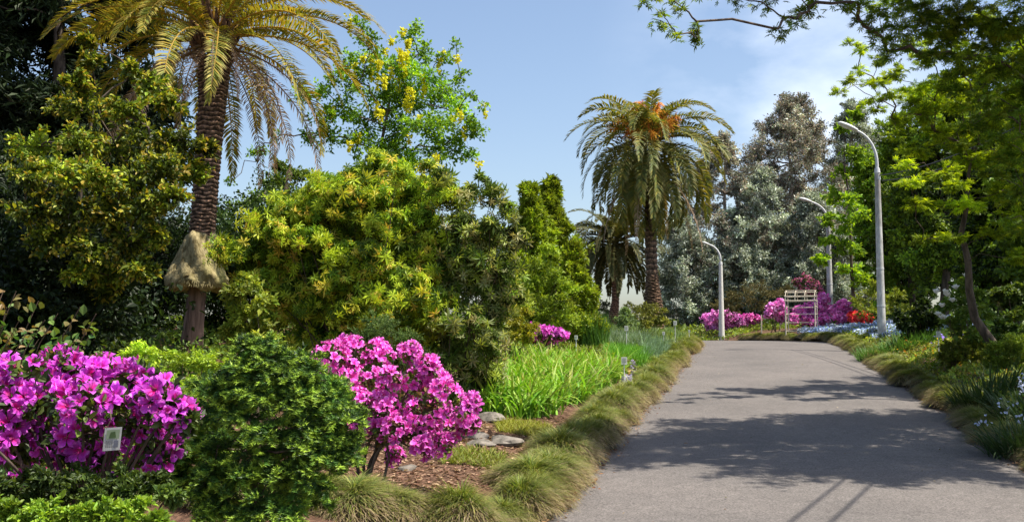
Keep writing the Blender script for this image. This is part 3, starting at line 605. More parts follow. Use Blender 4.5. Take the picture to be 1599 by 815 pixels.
# silver leaved tall trees
r = np.random.default_rng(90); SIL = [(.3, .34, .27), (.42, .46, .39), (.55, .57, .5), (.17, .21, .14), (.1, .13, .07)]; SILB = [(.3, .25, .21), (.38, .26, .22), (.2, .2, .16)]*2
for k, (px, topy, Y, rxp, lb) in enumerate([
    (1070, 330, 78, 40, 'low silver-leaved tree just right of the large date palm trunk'),
    (1130, 205, 80, 46, 'silver-leaved tree between the date palm and the tallest silver tree'),
    (1235, 140, 82, 62, 'tallest silver-leaved tree with brownish top against the sky'),
    (1180, 260, 78, 40, 'silver-leaved tree in front of the tallest silver tree, over the brown shrub'),
    (1325, 155, 84, 46, 'silver-leaved tree behind the middle lamp post and the green trees'),
    (1270, 300, 76, 44, 'dark silver-leaved tree directly behind the rustic arbor')]):
    t = P(px, topy, Y); b = HP(t[0], t[1]); h = t[2]-b[2]; rx = rxp/FPX*Y*1.7; cl = []
    for q in range(240):
        s = r.random(); ang = r.random()*6.28; prof = math.sin(math.pi*(.12+.8*s)**.8)**.6*(1-s**5*.75); rr = rx*prof*(.35+.65*r.random())
        cl.append([b[0]+rr*math.cos(ang)+.5*math.sin(s*5+k), b[1]+rr*math.sin(ang), b[2]+.8+s*(h-1.2), rx*r.uniform(.13, .27)*(1-.3*s)])
    ob = tree('silver_tree', lb, 'tree', b, cl, .19, SIL+(SILB if k in (1, 2) else []), .3, M_PALEBARK, M_MATTE, T_DIA, ndens=620, seed=91+k, twigs=9, var=.35, cvar=.38, flat=.95, limb_start=.1, wid=.8)
# ------------------------------------------------------------------ right side trees
# near maple: layered boughs reach over the road from the right
r = np.random.default_rng(101); cl = []
for q in range(150):
    x = r.uniform(4.4, 14.5); y = r.uniform(10.6, 18)
    if (x < 6.5 and not (12 < y < 15.2)) or (x < 8.3 and y > 16.2) or y > 17.2: continue
    cl.append([x, y, r.uniform(6.9, 8.4)+.12*(x-5), r.uniform(.6, 1.1)])
for px, py, Y, rp in [(1245, 30, 13.4, 20), (1215, 45, 13.2, 16), (1225, 28, 13.3, 12), (1262, 12, 13.6, 24), (1190, 4, 13.4, 18), (1150, 0, 13.3, 14), (1200, -15, 13.5, 30), (1290, -15, 14, 40), (1180, -30, 13.4, 40), (1240, -40, 14, 50),
    (1065, 12, 12.8, 12), (1045, 38, 12.6, 12), (1055, 52, 12.6, 11), (1032, 20, 12.6, 10), (1050, 2, 12.8, 12), (1003, 0, 12.8, 9), (1088, 34, 12.9, 7), (1086, 48, 12.9, 6), (1092, 60, 12.9, 8), (1020, -12, 12.8, 16), (1080, -18, 13, 24), (1130, -22, 13.2, 30), (1022, 30, 12.6, 8),
    (1320, 8, 14, 16), (1340, 30, 14, 14), (1370, 20, 14, 30), (1340, 5, 13.6, 24), (1400, 40, 14.2, 38), (1380, 62, 14.2, 26), (1440, 30, 14.4, 48), (1500, 20, 14.6, 54), (1560, 30, 14.6, 60), (1450, 85, 14.4, 36), (1510, 90, 14.4, 44), (1570, 100, 14.4, 50), (1360, 50, 14, 18),
    (1540, 150, 14.2, 44), (1590, 170, 14.2, 46), (1490, 140, 14.6, 34), (1560, 215, 14.2, 38), (1600, 240, 14.2, 44), (1520, 195, 14.6, 30), (1590, 300, 14.4, 36), (1545, 270, 14.8, 26), (1610, 350, 14.6, 36), (1570, 340, 15, 22), (1480, 60, 15, 40), (1540, 75, 15.5, 44), (1600, 90, 15.5, 46), (1500, 115, 15.5, 36), (1580, 140, 15.5, 44), (1450, 55, 15, 34), (1610, 200, 15.5, 44), (1580, 250, 15.5, 40), (1540, 180, 15.5, 32), (1600, 300, 15.5, 36), (1590, 50, 15, 44), (1610, 140, 15.2, 40), (1530, 40, 15, 44), (1430, 15, 14.5, 40), (1480, 30, 15, 40), (1385, 80, 14.4, 18), (1410, 70, 14.6, 22)]:
    p = P(px, py, Y); cl.append([*p, rp/FPX*Y])
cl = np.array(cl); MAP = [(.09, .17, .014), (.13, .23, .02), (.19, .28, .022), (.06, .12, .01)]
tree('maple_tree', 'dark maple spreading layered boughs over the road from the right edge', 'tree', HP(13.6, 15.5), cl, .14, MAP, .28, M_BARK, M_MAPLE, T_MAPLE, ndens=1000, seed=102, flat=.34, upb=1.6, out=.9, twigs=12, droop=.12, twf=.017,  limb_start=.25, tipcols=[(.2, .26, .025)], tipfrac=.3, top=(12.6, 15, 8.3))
# sunlit yellow-green maple behind it
pts = [(1325, 68, 12), (1345, 75, 16), (1375, 92, 20), (1340, 110, 14), (1360, 130, 18), (1310, 145, 14), (1325, 125, 14), (1400, 115, 26), (1390, 150, 24), (1345, 160, 18), (1430, 140, 30), (1470, 130, 34), (1500, 160, 36), (1440, 180, 30), (1400, 190, 22), (1480, 210, 36), (1530, 200, 36), (1430, 235, 28), (1520, 250, 36), (1470, 270, 32), (1565, 240, 40), (1420, 285, 22), (1560, 300, 36), (1510, 320, 32), (1455, 325, 26), (1590, 340, 36), (1550, 365, 26), (1490, 370, 26), (1440, 375, 20), (1600, 400, 30), (1420, 160, 20), (1370, 170, 14), (1450, 90, 26), (1500, 80, 30), (1550, 110, 34), (1590, 150, 34), (1600, 220, 34), (1460, 205, 26), (1500, 225, 28), (1410, 255, 20), (1430, 320, 22), (1500, 290, 26), (1600, 290, 30), (1395, 210, 18), (1375, 130, 16), (1565, 50, 34), (1600, 60, 34), (1600, 110, 34), (1530, 140, 30), (1480, 50, 28), (1430, 70, 22), (1460, 160, 28), (1535, 30, 30)]
cl = pxclumps([(a, b, 20+(a-1300)/300*2.2, c) for a, b, c in pts], 15, .7)
cl = np.concatenate([cl, ell(r, (14, 22, 8.2), (2.4, 2.4, 1.2), 20, 1.0)])
tree('maple_tree', 'sunlit yellow-green maple with a curved dark trunk behind the right bed', 'tree', HP(10.9, 22.3), cl, .15, [(.22, .33, .02), (.32, .42, .025), (.13, .22, .015)], .12, M_BARK, M_MAPLE, T_MAPLE, twf=.05, ndens=1450, seed=103, flat=.4, upb=1.5, out=.9, twigs=12, top=P(1520, 230, 22), lean=(-.5, 0, 0), limb_start=.25)
def massed(name, label, base, c, rad, n, cr, cols, seed, leaf=.16, T=T_OVAL, nl=300, shell=.45, mat=M_LEAF, **kw):
    r = np.random.default_rng(seed); return tree(name, label, 'tree', base, ell(r, c, rad, n, cr, shell=shell), leaf, cols, .2, M_BARK, mat, T, n=nl, seed=seed, **kw)
def at(px, Y): return P(px, 500, Y)[0]
for k, (px, ty, by, Y, rxp, cols, lb) in enumerate([
    (1380, 215, 500, 66, 40, MID+BRT[:1], 'green broadleaf tree behind the middle lamp post'),
    (1425, 150, 490, 56, 52, MID, 'mid green tree behind the nearest lamp post'),
    (1480, 130, 500, 44, 70, MID+DK[2:], 'deep green tree right of the nearest lamp post'),
    (1570, 180, 500, 38, 70, DK+MID[:2], 'dark tree at the right edge behind the maples'),
    (1540, 60, 480, 52, 90, MID[:2]+DK[2:], 'tall dark tree at the back right above the maples'),
    (1660, 60, 500, 34, 90, MID[:2], 'shaded tree just outside the right edge of the frame'),
    (1440, 300, 500, 60, 60, DK+MID[:1], 'low dark tree in the gap right of the nearest lamp post')]):
    x = at(px, Y); b = HP(x, Y); z1 = P(px, ty, Y)[2]; rx = rxp/FPX*Y
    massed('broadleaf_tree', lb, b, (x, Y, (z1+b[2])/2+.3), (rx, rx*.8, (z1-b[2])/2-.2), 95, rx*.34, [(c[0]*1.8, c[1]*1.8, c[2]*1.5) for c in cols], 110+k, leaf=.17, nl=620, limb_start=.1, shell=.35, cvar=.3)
cl = pxclumps([(1325, 200, 50, 14), (1330, 235, 50, 18),  (1320, 275, 50, 20), (1345, 260, 50, 16), (1300, 305, 50, 18), (1330, 315, 50, 20), (1290, 345, 50, 15), (1320, 350, 50, 20), (1345, 335, 50, 16), (1310, 385, 50, 18), (1290, 375, 50, 12), (1285, 405, 50, 10), (1335, 385, 50, 18), (1325, 420, 50, 18), (1345, 440, 50, 16), (1335, 180, 50, 10)], 16, .8)
tree('broadleaf_tree', 'light green leafy tree with sprays crossing the middle lamp post', 'tree', HP(17.6, 51), cl, .22, [(.18, .32, .03), (.26, .4, .04), (.11, .2, .02)], .11, M_BARK, M_MAPLE, T_OVAL, n=230, seed=120, limb_start=.15)
cl = pxclumps([(1340, 470, 48, 14), (1360, 460, 48, 16), (1385, 470, 48, 14), (1350, 485, 48, 16), (1375, 488, 48, 16), (1400, 480, 48, 14), (1365, 445, 48, 10), (1400, 460, 48, 12), (1420, 485, 46, 16)], 17, .3)
tree('shrub', 'bright yellow-green shrub behind the nearest lamp post', 'shrub', HP(17.2, 48), cl, .15, [(.2, .27, .03), (.28, .32, .04)], .1, M_BARK, M_LEAF, T_LONG, n=300, seed=121, shrub=True, wid=1.5)
cl = pxclumps([(1140, 465, 64, 16), (1160, 455, 64, 18), (1185, 450, 64, 18), (1205, 460, 64, 16), (1170, 475, 64, 18), (1195, 480, 64, 16), (1145, 485, 64, 16), (1120, 478, 64, 12), (1215, 478, 64, 12), (1225, 455, 64, 14)], 18, .6)
tree('shrub', 'brownish olive shrub standing above the distant pink azaleas', 'shrub', HP(15.5, 65), cl, .17, [(.13, .11, .05), (.19, .16, .07), (.09, .09, .03)], .2, M_BARK, M_MATTE, T_LONG, n=380, seed=122, shrub=True)
# ------------------------------------------------------------------ azaleas
def flower_geo(seed, size=.055, c_in=(.6, .01, .16), c_out=(.55, .06, .56), near=True):
    r = np.random.default_rng(seed); g = Geo(); c_out = A(*c_out)*math.exp(r.normal(0, .28))
    for k in range(5):
        a = k*2*np.pi/5+r.normal(0, .12); ca, sa = math.cos(a), math.sin(a); op = r.uniform(.9, 1.15); cu = r.uniform(-.05, .12)
        def q(rad, off, z): return (ca*rad-sa*off, sa*rad+ca*off, z)
        v = [q(.04, 0, -.3), q(.3*op, -.21, .2), q(.33*op, 0, .1), q(.3*op, .21, .2), q(.6*op, -.36, .46+r.normal(0, .09)), q(.68*op, 0, .34+r.normal(0, .04)), q(.6*op, .36, .46+r.normal(0, .09)), q(.88*op, -.2, .5-cu+r.normal(0, .09)), q(1.0*op, 0, .26-cu+r.normal(0, .08)), q(.88*op, .2, .5-cu+r.normal(0, .09))]
        f4 = [(1, 2, 5, 4), (2, 3, 6, 5), (4, 5, 8, 7), (5, 6, 9, 8)]; f3 = [(0, 2, 1), (0, 3, 2)]
        ci, co = A(*c_in), A(*c_out); up = k == 0; co = co*math.exp(r.normal(0, .12))
        mid = ci*.6+co*.4 if up else ci*.25+co*.75
        cc = [ci, mid, ci if up else mid, mid, co, (mid if up else co), co, co*A(1.3,3,1.25), co*A(1.35,3.6,1.3), co*A(1.3,3,1.25)]  # outer rims paled: whitish highlights painted into the petal colour
        g.add(np.array(v)*size, f4, cc); g.n -= 10; g.v[-1] = g.v[-1]; 
        g.add(np.zeros((0, 3)), np.array(f3), np.zeros((0, 3))); g.n += 10
    for k in range(5):
        a = r.random()*6.28; d = A(math.cos(a)*.16, math.sin(a)*.16-.05, 1)*size
        tube(g, [(0, 0, -.2*size), tuple(d*.5), tuple(d*.85+A(.0, .1*size, 0))], [size*.018]*3, 3, (.7, .15, .4), cap=False)
    return g
def flower_meshes(k0, n, **k):
    out = []
    for s in range(n):
        o = flower_geo(k0+s, **k).build('flower_mesh', M_PETAL); out.append(o.data); bpy.data.objects.remove(o)
    return out
def put(mesh, parent, pos, nvec, scale, roll):
    o = bpy.data.objects.new('flower', mesh); COL.objects.link(o); o.parent = parent
    q = Vector(nvec).to_track_quat('Z', 'Y'); o.rotation_mode = 'QUATERNION'
    from mathutils import Quaternion
    o.rotation_quaternion = q @ Quaternion((0, 0, 1), roll); o.location = Vector(pos)-parent.location; o.scale = (scale,)*3
    return o
def merge_flowers(g, mesh, pos, nvec, scale, roll):
    v = np.empty(len(mesh.vertices)*3, np.float32); mesh.vertices.foreach_get('co', v); v = v.reshape(-1, 3)
    from mathutils import Quaternion
    M = np.array((Vector(nvec).to_track_quat('Z', 'Y') @ Quaternion((0, 0, 1), roll)).to_matrix())
    c = np.empty(len(v)*4, np.float32); mesh.attributes['col'].data.foreach_get('color', c); c = c.reshape(-1, 4)[:, :3]
    v = v @ M.T*scale+pos; n0 = len(v)
    f3 = [tuple(p.vertices) for p in mesh.polygons if len(p.vertices) == 3]; f4 = [tuple(p.vertices) for p in mesh.polygons if len(p.vertices) == 4]
    g.add(v, np.array(f4), c); g.n -= n0; g.add(np.zeros((0, 3)), np.array(f3), np.zeros((0, 3))); g.n += n0
def azalea(name, label, base, blobs, nfl, size, seed, leafcols, face, stems=7, fl=None, near=100, leafn=1500, leaf=.04, drops=()):
    """blobs: (K,4) x,y,z,r.  flowers sit in trusses on the outside of the blobs"""
    r = np.random.default_rng(seed); root = thing(name, label, 'azalea', base); B = np.asarray(blobs, float)
    cen = B[:, :3].mean(0); g = Geo()
    mains = [A(*base)+r.normal(0, .07, 3)*A(1, 1, 0)+A(0, 0, -.03) for _ in range(stems)]
    hubs = []
    for k in range(stems):
        e = A(*base)*.45+cen*.55+r.normal(0, .16, 3)*(B[:, 3].mean()*2.5); e[2] = base[2]+(cen[2]-base[2])*r.uniform(.45, .8)
        tube(g, curve(mains[k], e, r.normal(0, .05, 3), 7, .012, r), np.linspace(.019, .01, 7)*(size/.055), 6, cap=False); hubs.append(e)
    for q in B:
        s = hubs[int(np.argmin([np.linalg.norm(h-q[:3])+r.random()*.1 for h in hubs]))]
        tube(g, curve(s, q[:3], (0, 0, -.03), 6, .015, r), np.linspace(.013, .006, 6)*(size/.055), 5, cap=False)
        for _ in range(7):
            tube(g, curve(q[:3], q[:3]+unit(r, 1)[0]*q[3]*.95, (0, 0, 0), 4, .008, r), [.005, .004, .003, .002], 4, cap=False)
    g.build('stem', M_BARK, root, smooth=True)
    g = Geo()
    for q in B: clump_leaves(g, r, q[:3], q[3]*1.03, int(leafn/len(B)), T_OVAL, leaf, leafcols, flat=.9, var=.3, twigs=9)
    g.build('foliage', M_LEAF, root)
    spots = []; tries = 0
    while len(spots) < nfl and tries < nfl*30:
        tries += 1; q = B[r.integers(len(B))]; d = nrm(unit(r, 1)[0]+A(*face)*.55); p = q[:3]+d*q[3]*r.uniform(.82, 1.08)
        if np.any(np.linalg.norm(B[:, :3]-p, axis=1) < B[:, 3]*.72): continue
        if spots and min(np.linalg.norm(s[0]-p) for s in spots) < size*.72: continue
        spots.append((p, nrm(d+unit(r, 1)[0]*.45+A(*face)*.35), size/.055*math.exp(r.normal(0, .14)), r.random()*6.28))
    for p in drops: spots.append((A(*p), nrm(A(*face)+A(0, 0, -.9)+unit(r, 1)[0]*.3), size/.055, r.random()*6.28))
    spots.sort(key=lambda s: np.linalg.norm(s[0]-A(0, 0, EYE)))
    for k, (p, nv, s, ro) in enumerate(spots[:near]): put(fl[k % len(fl)], root, p, nv, s, ro)
    if len(spots) > near:
        g = Geo()
        for k, (p, nv, s, ro) in enumerate(spots[near:]): merge_flowers(g, fl[k % len(fl)], p, nv, s, ro)
        g.build('further_blossom', M_PETAL, root)['kind'] = 'stuff'
    g = Geo(); n = nfl//2   # buds
    for k in range(n):
        q = B[r.integers(len(B))]; d = nrm(unit(r, 1)[0]+A(0, 0, .5)); scatter(g, T_LONG, (q[:3]+d*q[3]*1.05)[None], d[None], unit(r, 1), .035, (.55, .03, .25), 1.5)
    g.build('bud', M_PETAL, root)['kind'] = 'stuff'
    return root
F1 = flower_meshes(1, 9); F2 = flower_meshes(31, 9, c_in=(.62, .02, .26), c_out=(.7, .11, .56))
pts = [(40, 590, 34), (95, 580, 34), (150, 590, 34), (200, 605, 32), (245, 620, 28), (280, 650, 22), (20, 630, 38), (75, 630, 38), (130, 635, 38), (185, 645, 36), (235, 665, 30), (5, 670, 34), (60, 675, 32), (120, 680, 30), (175, 690, 26), (230, 700, 26), (250, 715, 16), (-30, 620, 40), (-30, 680, 40), (30, 700, 22), (-60, 640, 40), (60, 715, 20), (110, 705, 22), (270, 690, 16), (150, 715, 16), (292, 655, 18), (262, 705, 14), (266, 640, 24), (215, 585, 20)]
B = pxclumps([(a, b, 4.25+abs(b-640)/200+r.uniform(-.05, .25), c) for a, b, c in pts], 19, .05)
azl = azalea('azalea', 'magenta azalea in the near left corner with a plant tag hanging from it', HP(-2.05, 4.7), B, 300, .045, 130, [(.03, .06, .015), (.06, .1, .02), (.12, .16, .03)], (.15, -.8, .5), fl=F1, leafn=4200, leaf=.045,
       drops=[P(x, y, 4.4) for x, y in [(180, 745), (225, 735), (20, 745), (40, 765), (30, 780), (190, 750), (240, 730), (10, 705)]])
pts = [(515, 560, 26), (550, 550, 26), (590, 555, 22), (540, 590, 28), (575, 600, 26), (555, 635, 30), (595, 640, 28), (540, 665, 14), (590, 675, 18), (630, 640, 24), (650, 600, 22), (680, 595, 24), (665, 570, 16), (690, 625, 30), (715, 640, 26), (660, 650, 28), (700, 665, 28), (730, 660, 16), (655, 680, 22), (690, 695, 18), (620, 670, 20), (640, 550, 14), (610, 590, 16), (570, 655, 22), (615, 710, 12), (735, 630, 14), (660, 700, 14), (500, 572, 12)]
B = pxclumps([(a, b, 9.9, c) for a, b, c in pts], 20, .22)
azalea('azalea', 'bright pink azalea on bare stems in the soil beside the shaggy grass edging', HP(-1.5, 10.05), B, 400, .058, 131, [(.05, .09, .02), (.1, .15, .03), (.2, .12, .06)], (.25, -.75, .6), fl=F2, leafn=3600, leaf=.05)
# plant tag on the near azalea
t = thing('plant_tag', 'small white picture tag hanging in the near left magenta azalea', 'plant tag', P(173, 700, 3.72))
M3 = []
def quad(g, a, b, c, d, col): g.add([a, b, c, d], [(0, 1, 2, 3)], col)
def tagp(u, v, o=0): return P(160+u*27+v*4, 704-v*36-u*2, 3.72-o)
g = Geo(); g.add([tagp(0,0), tagp(1,0), tagp(1,1), tagp(0,1), tagp(0,0,-.003), tagp(1,0,-.003), tagp(1,1,-.003), tagp(0,1,-.003)], [(0,1,2,3),(7,6,5,4),(0,4,5,1),(1,5,6,2),(2,6,7,3),(3,7,4,0)], (.42, .42, .4)); g.build('card', M_CARD, t)
g = Geo(); quad(g, tagp(.12,.5,.002), tagp(.88,.5,.002), tagp(.88,.9,.002), tagp(.12,.9,.002), (.2, .26, .16)); quad(g, tagp(.3,.55,.003), tagp(.7,.55,.003), tagp(.62,.82,.003), tagp(.36,.8,.003), (.05, .09, .03)); quad(g, tagp(.6,.12,.002), tagp(.86,.12,.002), tagp(.86,.42,.002), tagp(.6,.42,.002), (.12, .13, .16)); g.build('photo', M_CARD, t)
g = Geo()
for q in range(6):
    for s in range(4): quad(g, tagp(.12+s*.11,.14+q*.055,.002), tagp(.2+s*.11,.14+q*.055,.002), tagp(.2+s*.11,.165+q*.055,.002), tagp(.12+s*.11,.165+q*.055,.002), (.1, .1, .1))
g.build('print', M_CARD, t)['label'] = 'illegible rows of small dark print'
g = Geo(); tube(g, [tagp(.1,1), tagp(.3,1.35), tagp(.2,1.8,-.1)], [.0015]*3, 4, (.4,.4,.4)); g.build('loop', M_TWIG, t)
# far azaleas
def far_azalea(label, pts, Y, cols, seed, base_px=None, leafc=[(.05, .08, .02), (.1, .12, .04)], fd=1.0, fs=.17):
    r = np.random.default_rng(seed); B = pxclumps([(a, b, Y, c) for a, b, c in pts], seed, .4)
    px = np.mean([p[0] for p in pts]); b = HP(at(px, Y), Y); root = thing('azalea', label, 'azalea', b); g = Geo()
    for q in B: tube(g, curve(b+r.normal(0, .15, 3)*A(1, 1, 0), q[:3], (0, 0, -.1), 5, .03, r), np.linspace(.03, .012, 5), 5, cap=False)
    g.build('stem', M_BARK, root); g = Geo()
    for q in B: clump_leaves(g, r, q[:3], q[3]*.95, 260, T_OVAL, .1, leafc, flat=.9)
    g.build('foliage', M_LEAF, root); g = Geo()
    for q in B:
        n = int(300*fd*q[3]**1.6*(60/Y)**1.2)+24; d = nrm(unit(r, n)+A(0, -.4, .35)); pos = q[:3]+d*q[3]*r.uniform(.75, 1.12, n)[:, None]
        for _ in range(3): scatter(g, T_OVAL, pos+r.normal(0, .03, (n, 3)), nrm(unit(r, n)), d+unit(r, n)*.3, fs, pal(r, cols, n, .16), 2.2)
    g.build('blossom', M_PETAL, root); return root
PK = [(.85, .34, .72), (.9, .5, .8), (.75, .2, .6)]; MG = [(.8, .18, .55), (.65, .1, .42), (.88, .34, .68)]
far_azalea('pale pink azalea mound behind the foot of the white lamp post', [(1105, 500, 9), (1118, 496, 10), (1133, 494, 10), (1145, 500, 10), (1112, 508, 10), (1128, 506, 12), (1143, 510, 10), (1155, 506, 8), (1120, 514, 8), (1138, 517, 8)], 66, PK, 201)
far_azalea('dusky magenta azalea between the pale pink mound and the wooden stake', [(1160, 500, 8), (1172, 497, 8), (1182, 500, 7), (1168, 506, 7), (1180, 508, 6)], 68, MG, 202, leafc=[(.12, .07, .04), (.06, .07, .02)], fd=.6)
far_azalea('pink azalea just left of the rustic arbor', [(1205, 482, 8), (1217, 477, 8), (1212, 488, 8), (1222, 486, 8), (1200, 490, 5), (1220, 498, 6)], 57, PK[:2]+MG[:1], 203, fd=.8)
far_azalea('tall magenta azalea seen through the arbor and left of the middle lamp post', [(1285, 468, 9), (1275, 478, 9), (1290, 485, 9), (1262, 482, 9), (1248, 488, 9), (1258, 498, 8), (1285, 500, 9), (1272, 492, 9), (1240, 498, 7), (1288, 512, 6), (1272, 508, 7)], 57, PK+MG, 204, fd=.7)
far_azalea('loose pinkish shrub rising above the arbor roof', [(1245, 442, 7), (1258, 438, 9), (1272, 446, 9), (1265, 456, 9), (1280, 455, 7), (1250, 452, 6)], 58, [(.5, .1, .22), (.6, .2, .3)], 205, leafc=[(.13, .13, .05), (.09, .13, .03)], fd=.04, fs=.08)
far_azalea('magenta azalea right of the middle lamp post', [(1305, 485, 8), (1316, 478, 8), (1330, 480, 8), (1340, 486, 8), (1325, 492, 8), (1310, 495, 8), (1335, 475, 6)], 54, MG+PK[:1], 206, fd=.8)
far_azalea('low red azalea between the middle and nearest lamp posts', [(1332, 495, 7), (1345, 494, 7), (1355, 498, 6), (1340, 500, 6)], 50, [(.75, .05, .06), (.85, .12, .1)], 207, fd=1.1)
far_azalea('small pink azalea in the left bed beside the golden-leaved shrub', [(826, 517, 9), (838, 519, 10), (850, 521, 10), (862, 522, 10), (874, 524, 8), (833, 524, 9), (855, 527, 8)], 24.5, [(.68, .12, .6), (.75, .2, .66), (.55, .06, .42)], 208, fd=1.6, fs=.08)
# ------------------------------------------------------------------ spruce in the foreground
r = np.random.default_rng(140); cl = []
prof = [(400, 540, 22), (385, 560, 34), (420, 560, 36), (360, 585, 42), (405, 585, 44), (445, 585, 42), (470, 600, 42), (340, 610, 42), (385, 620, 46), (430, 620, 46), (480, 630, 46), (515, 640, 36), (320, 640, 42), (365, 650, 46), (415, 660, 50), (465, 665, 48), (510, 675, 42), (300, 680, 42), (345, 690, 46), (395, 700, 50), (445, 705, 50), (495, 705, 44), (530, 690, 24), (285, 715, 36), (330, 730, 46), (380, 740, 50), (430, 745, 50), (480, 735, 44), (515, 720, 30), (300, 760, 40), (350, 775, 46), (400, 785, 46), (450, 780, 42), (270, 745, 26), (325, 795, 36), (490, 765, 30), (380, 810, 40), (440, 815, 34)]
for a, b, c in prof:
    for _ in range(3):
        Yq = 6.5-.25*math.cos((a-400)/150*1.4)*(1 if r.random() < .7 else -2.2); cl.append([*P(a+r.normal(0, 10), b+r.normal(0, 8), Yq), c*.66/FPX*Yq])
cl.extend([[*P(a, b, 6.7), 50/FPX*6.7] for a, b in [(400,620),(350,680),(450,680),(400,740),(330,740),(470,730),(400,690), (370,760), (440,770), (300,720), (500,690), (320, 650), (480, 640)]])
for a, b, c in [(300, 690, 34), (475, 575, 34), (515, 605, 36), (540, 645, 32), (548, 690, 30), (270, 690, 34), (260, 725, 32), (500, 590, 30)]:
    for _ in range(3): cl.append([*P(a+r.normal(0, 8), b+r.normal(0, 8), 6.45+r.uniform(-.15, .3)), c*.66/FPX*6.5])
tree('dwarf_spruce', 'dense dark green dwarf spruce in front between the two pink azaleas', 'spruce', HP(-1.65, 6.6), cl, .042, [(.035, .09, .015), (.06, .14, .02), (.11, .21, .025), (.02, .05, .012)], .05, M_BARK, M_NEEDLE, T_SPRIG, n=300, twf=.04, seed=141, flat=.45, upb=1.5, out=1.3, twigs=10, droop=.03, cvar=.3, tipcols=[(.3, .44, .04), (.22, .36, .035)], tipfrac=.7, wid=1.5, top=P(400, 530, 6.6))
# bright hedge behind the azaleas on the left
r = np.random.default_rng(150)
for k, (pts, Y, lb) in enumerate([([(180, 560, 26), (215, 552, 28), (250, 555, 28), (200, 590, 28), (240, 590, 30), (170, 600, 28), (220, 625, 34), (265, 610, 26)], 11.3, 'low lime green shrub behind the near magenta azalea, left of the palm stem'),
    ([(285, 566, 28), (320, 562, 28), (350, 570, 26), (280, 600, 30), (320, 600, 32), (355, 605, 28), (300, 635, 34), (345, 640, 32), (380, 610, 24), (385, 590, 18)], 10.9, 'low lime green shrub in front of the palm stem and behind the dwarf spruce')]):
    base = HP(P(pts[3][0]+20, 600, Y)[0], Y)
    cl = np.concatenate([pxclumps([(a, b, Y, c) for a, b, c in pts], 22+k, .2), pxclumps([(a, b+70, Y, c*1.2) for a, b, c in pts[::2]], 25+k, .3)])
    tree('shrub', lb, 'shrub', base, cl, .034, [(.3, .44, .03), (.4, .52, .045), (.18, .3, .02)], .2, M_TWIG, M_LEAF, T_DIA, n=900, seed=151+k, shrub=True, flat=.6, upb=1.2, out=.9)
# shrub with large leaves at the left edge
r = np.random.default_rng(160); root = thing('rose_shrub', 'leafy arching stems with large leaves at the left edge above the magenta azalea', 'shrub', HP(-2.75, 5.3)); b = A(*root.location); gs = Geo(); gl = Geo()
for px, py in [(25, 455), (60, 470), (90, 490), (125, 480), (150, 490), (100, 520), (60, 530), (30, 500), (10, 480), (70, 500), (120, 530), (150, 515), (40, 545), (-20, 470), (-20, 520), (15, 535), (90, 545), (5, 455), (45, 515), (-40, 500)]:
    e = P(px, py, 5.0+r.uniform(-.2, .3)); m = curve(b+r.normal(0, .06, 3)*A(1, 1, 0), e, (-.1, 0, .16), 9, .01, r); tube(gs, m, np.linspace(.009, .002, 9), 5)
    for q in range(7):
        for _ in range(7):
            i = 3+q*.7+r.random()*.6; i0 = min(int(i), 7); p = m[i0]*(1-(i-i0))+m[i0+1]*(i-i0)+r.normal(0, .025, 3)
            scatter(gl, T_OVAL, p[None], nrm(unit(r, 1)+A(.3, -.3, .1)), nrm(A(0, -.2, 1)+unit(r, 1)*.5), r.uniform(.04, .06), pal(r, [(.06, .15, .03), (.1, .22, .045), (.08, .17, .04)] if q < 6 else [(.2, .13, .05), (.12, .2, .04)], 1), 1.35)
gs.build('stem', M_TWIG, root); gl.build('foliage', M_LEAF, root)
# small-leaved shrubs in the bottom left corner; shade painted into the second's leaf colour
r = np.random.default_rng(165)
for k, (pts, Y, cols, lb) in enumerate([([(20, 800, 26), (70, 800, 28), (120, 795, 28), (170, 800, 26), (210, 795, 24), (45, 815, 26), (95, 820, 26), (145, 820, 26), (-20, 800, 30), (200, 822, 24), (245, 815, 18)], 3.95, [(.14, .26, .02), (.2, .33, .03), (.28, .4, .04)], 'small-leaved green shrub along the bottom left corner of the picture'),
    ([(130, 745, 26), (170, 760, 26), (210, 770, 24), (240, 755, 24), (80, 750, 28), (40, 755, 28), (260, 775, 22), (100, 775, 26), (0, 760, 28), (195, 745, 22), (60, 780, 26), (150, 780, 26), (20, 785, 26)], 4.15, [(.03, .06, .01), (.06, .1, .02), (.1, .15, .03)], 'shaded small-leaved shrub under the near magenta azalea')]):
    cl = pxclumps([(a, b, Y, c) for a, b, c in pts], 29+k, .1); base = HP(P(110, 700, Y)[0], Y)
    tree('shrub', lb, 'shrub', base, cl, .024, cols, .15, M_TWIG, M_LEAF, T_OVAL, n=700, seed=166+k, shrub=True, flat=.7, upb=1)
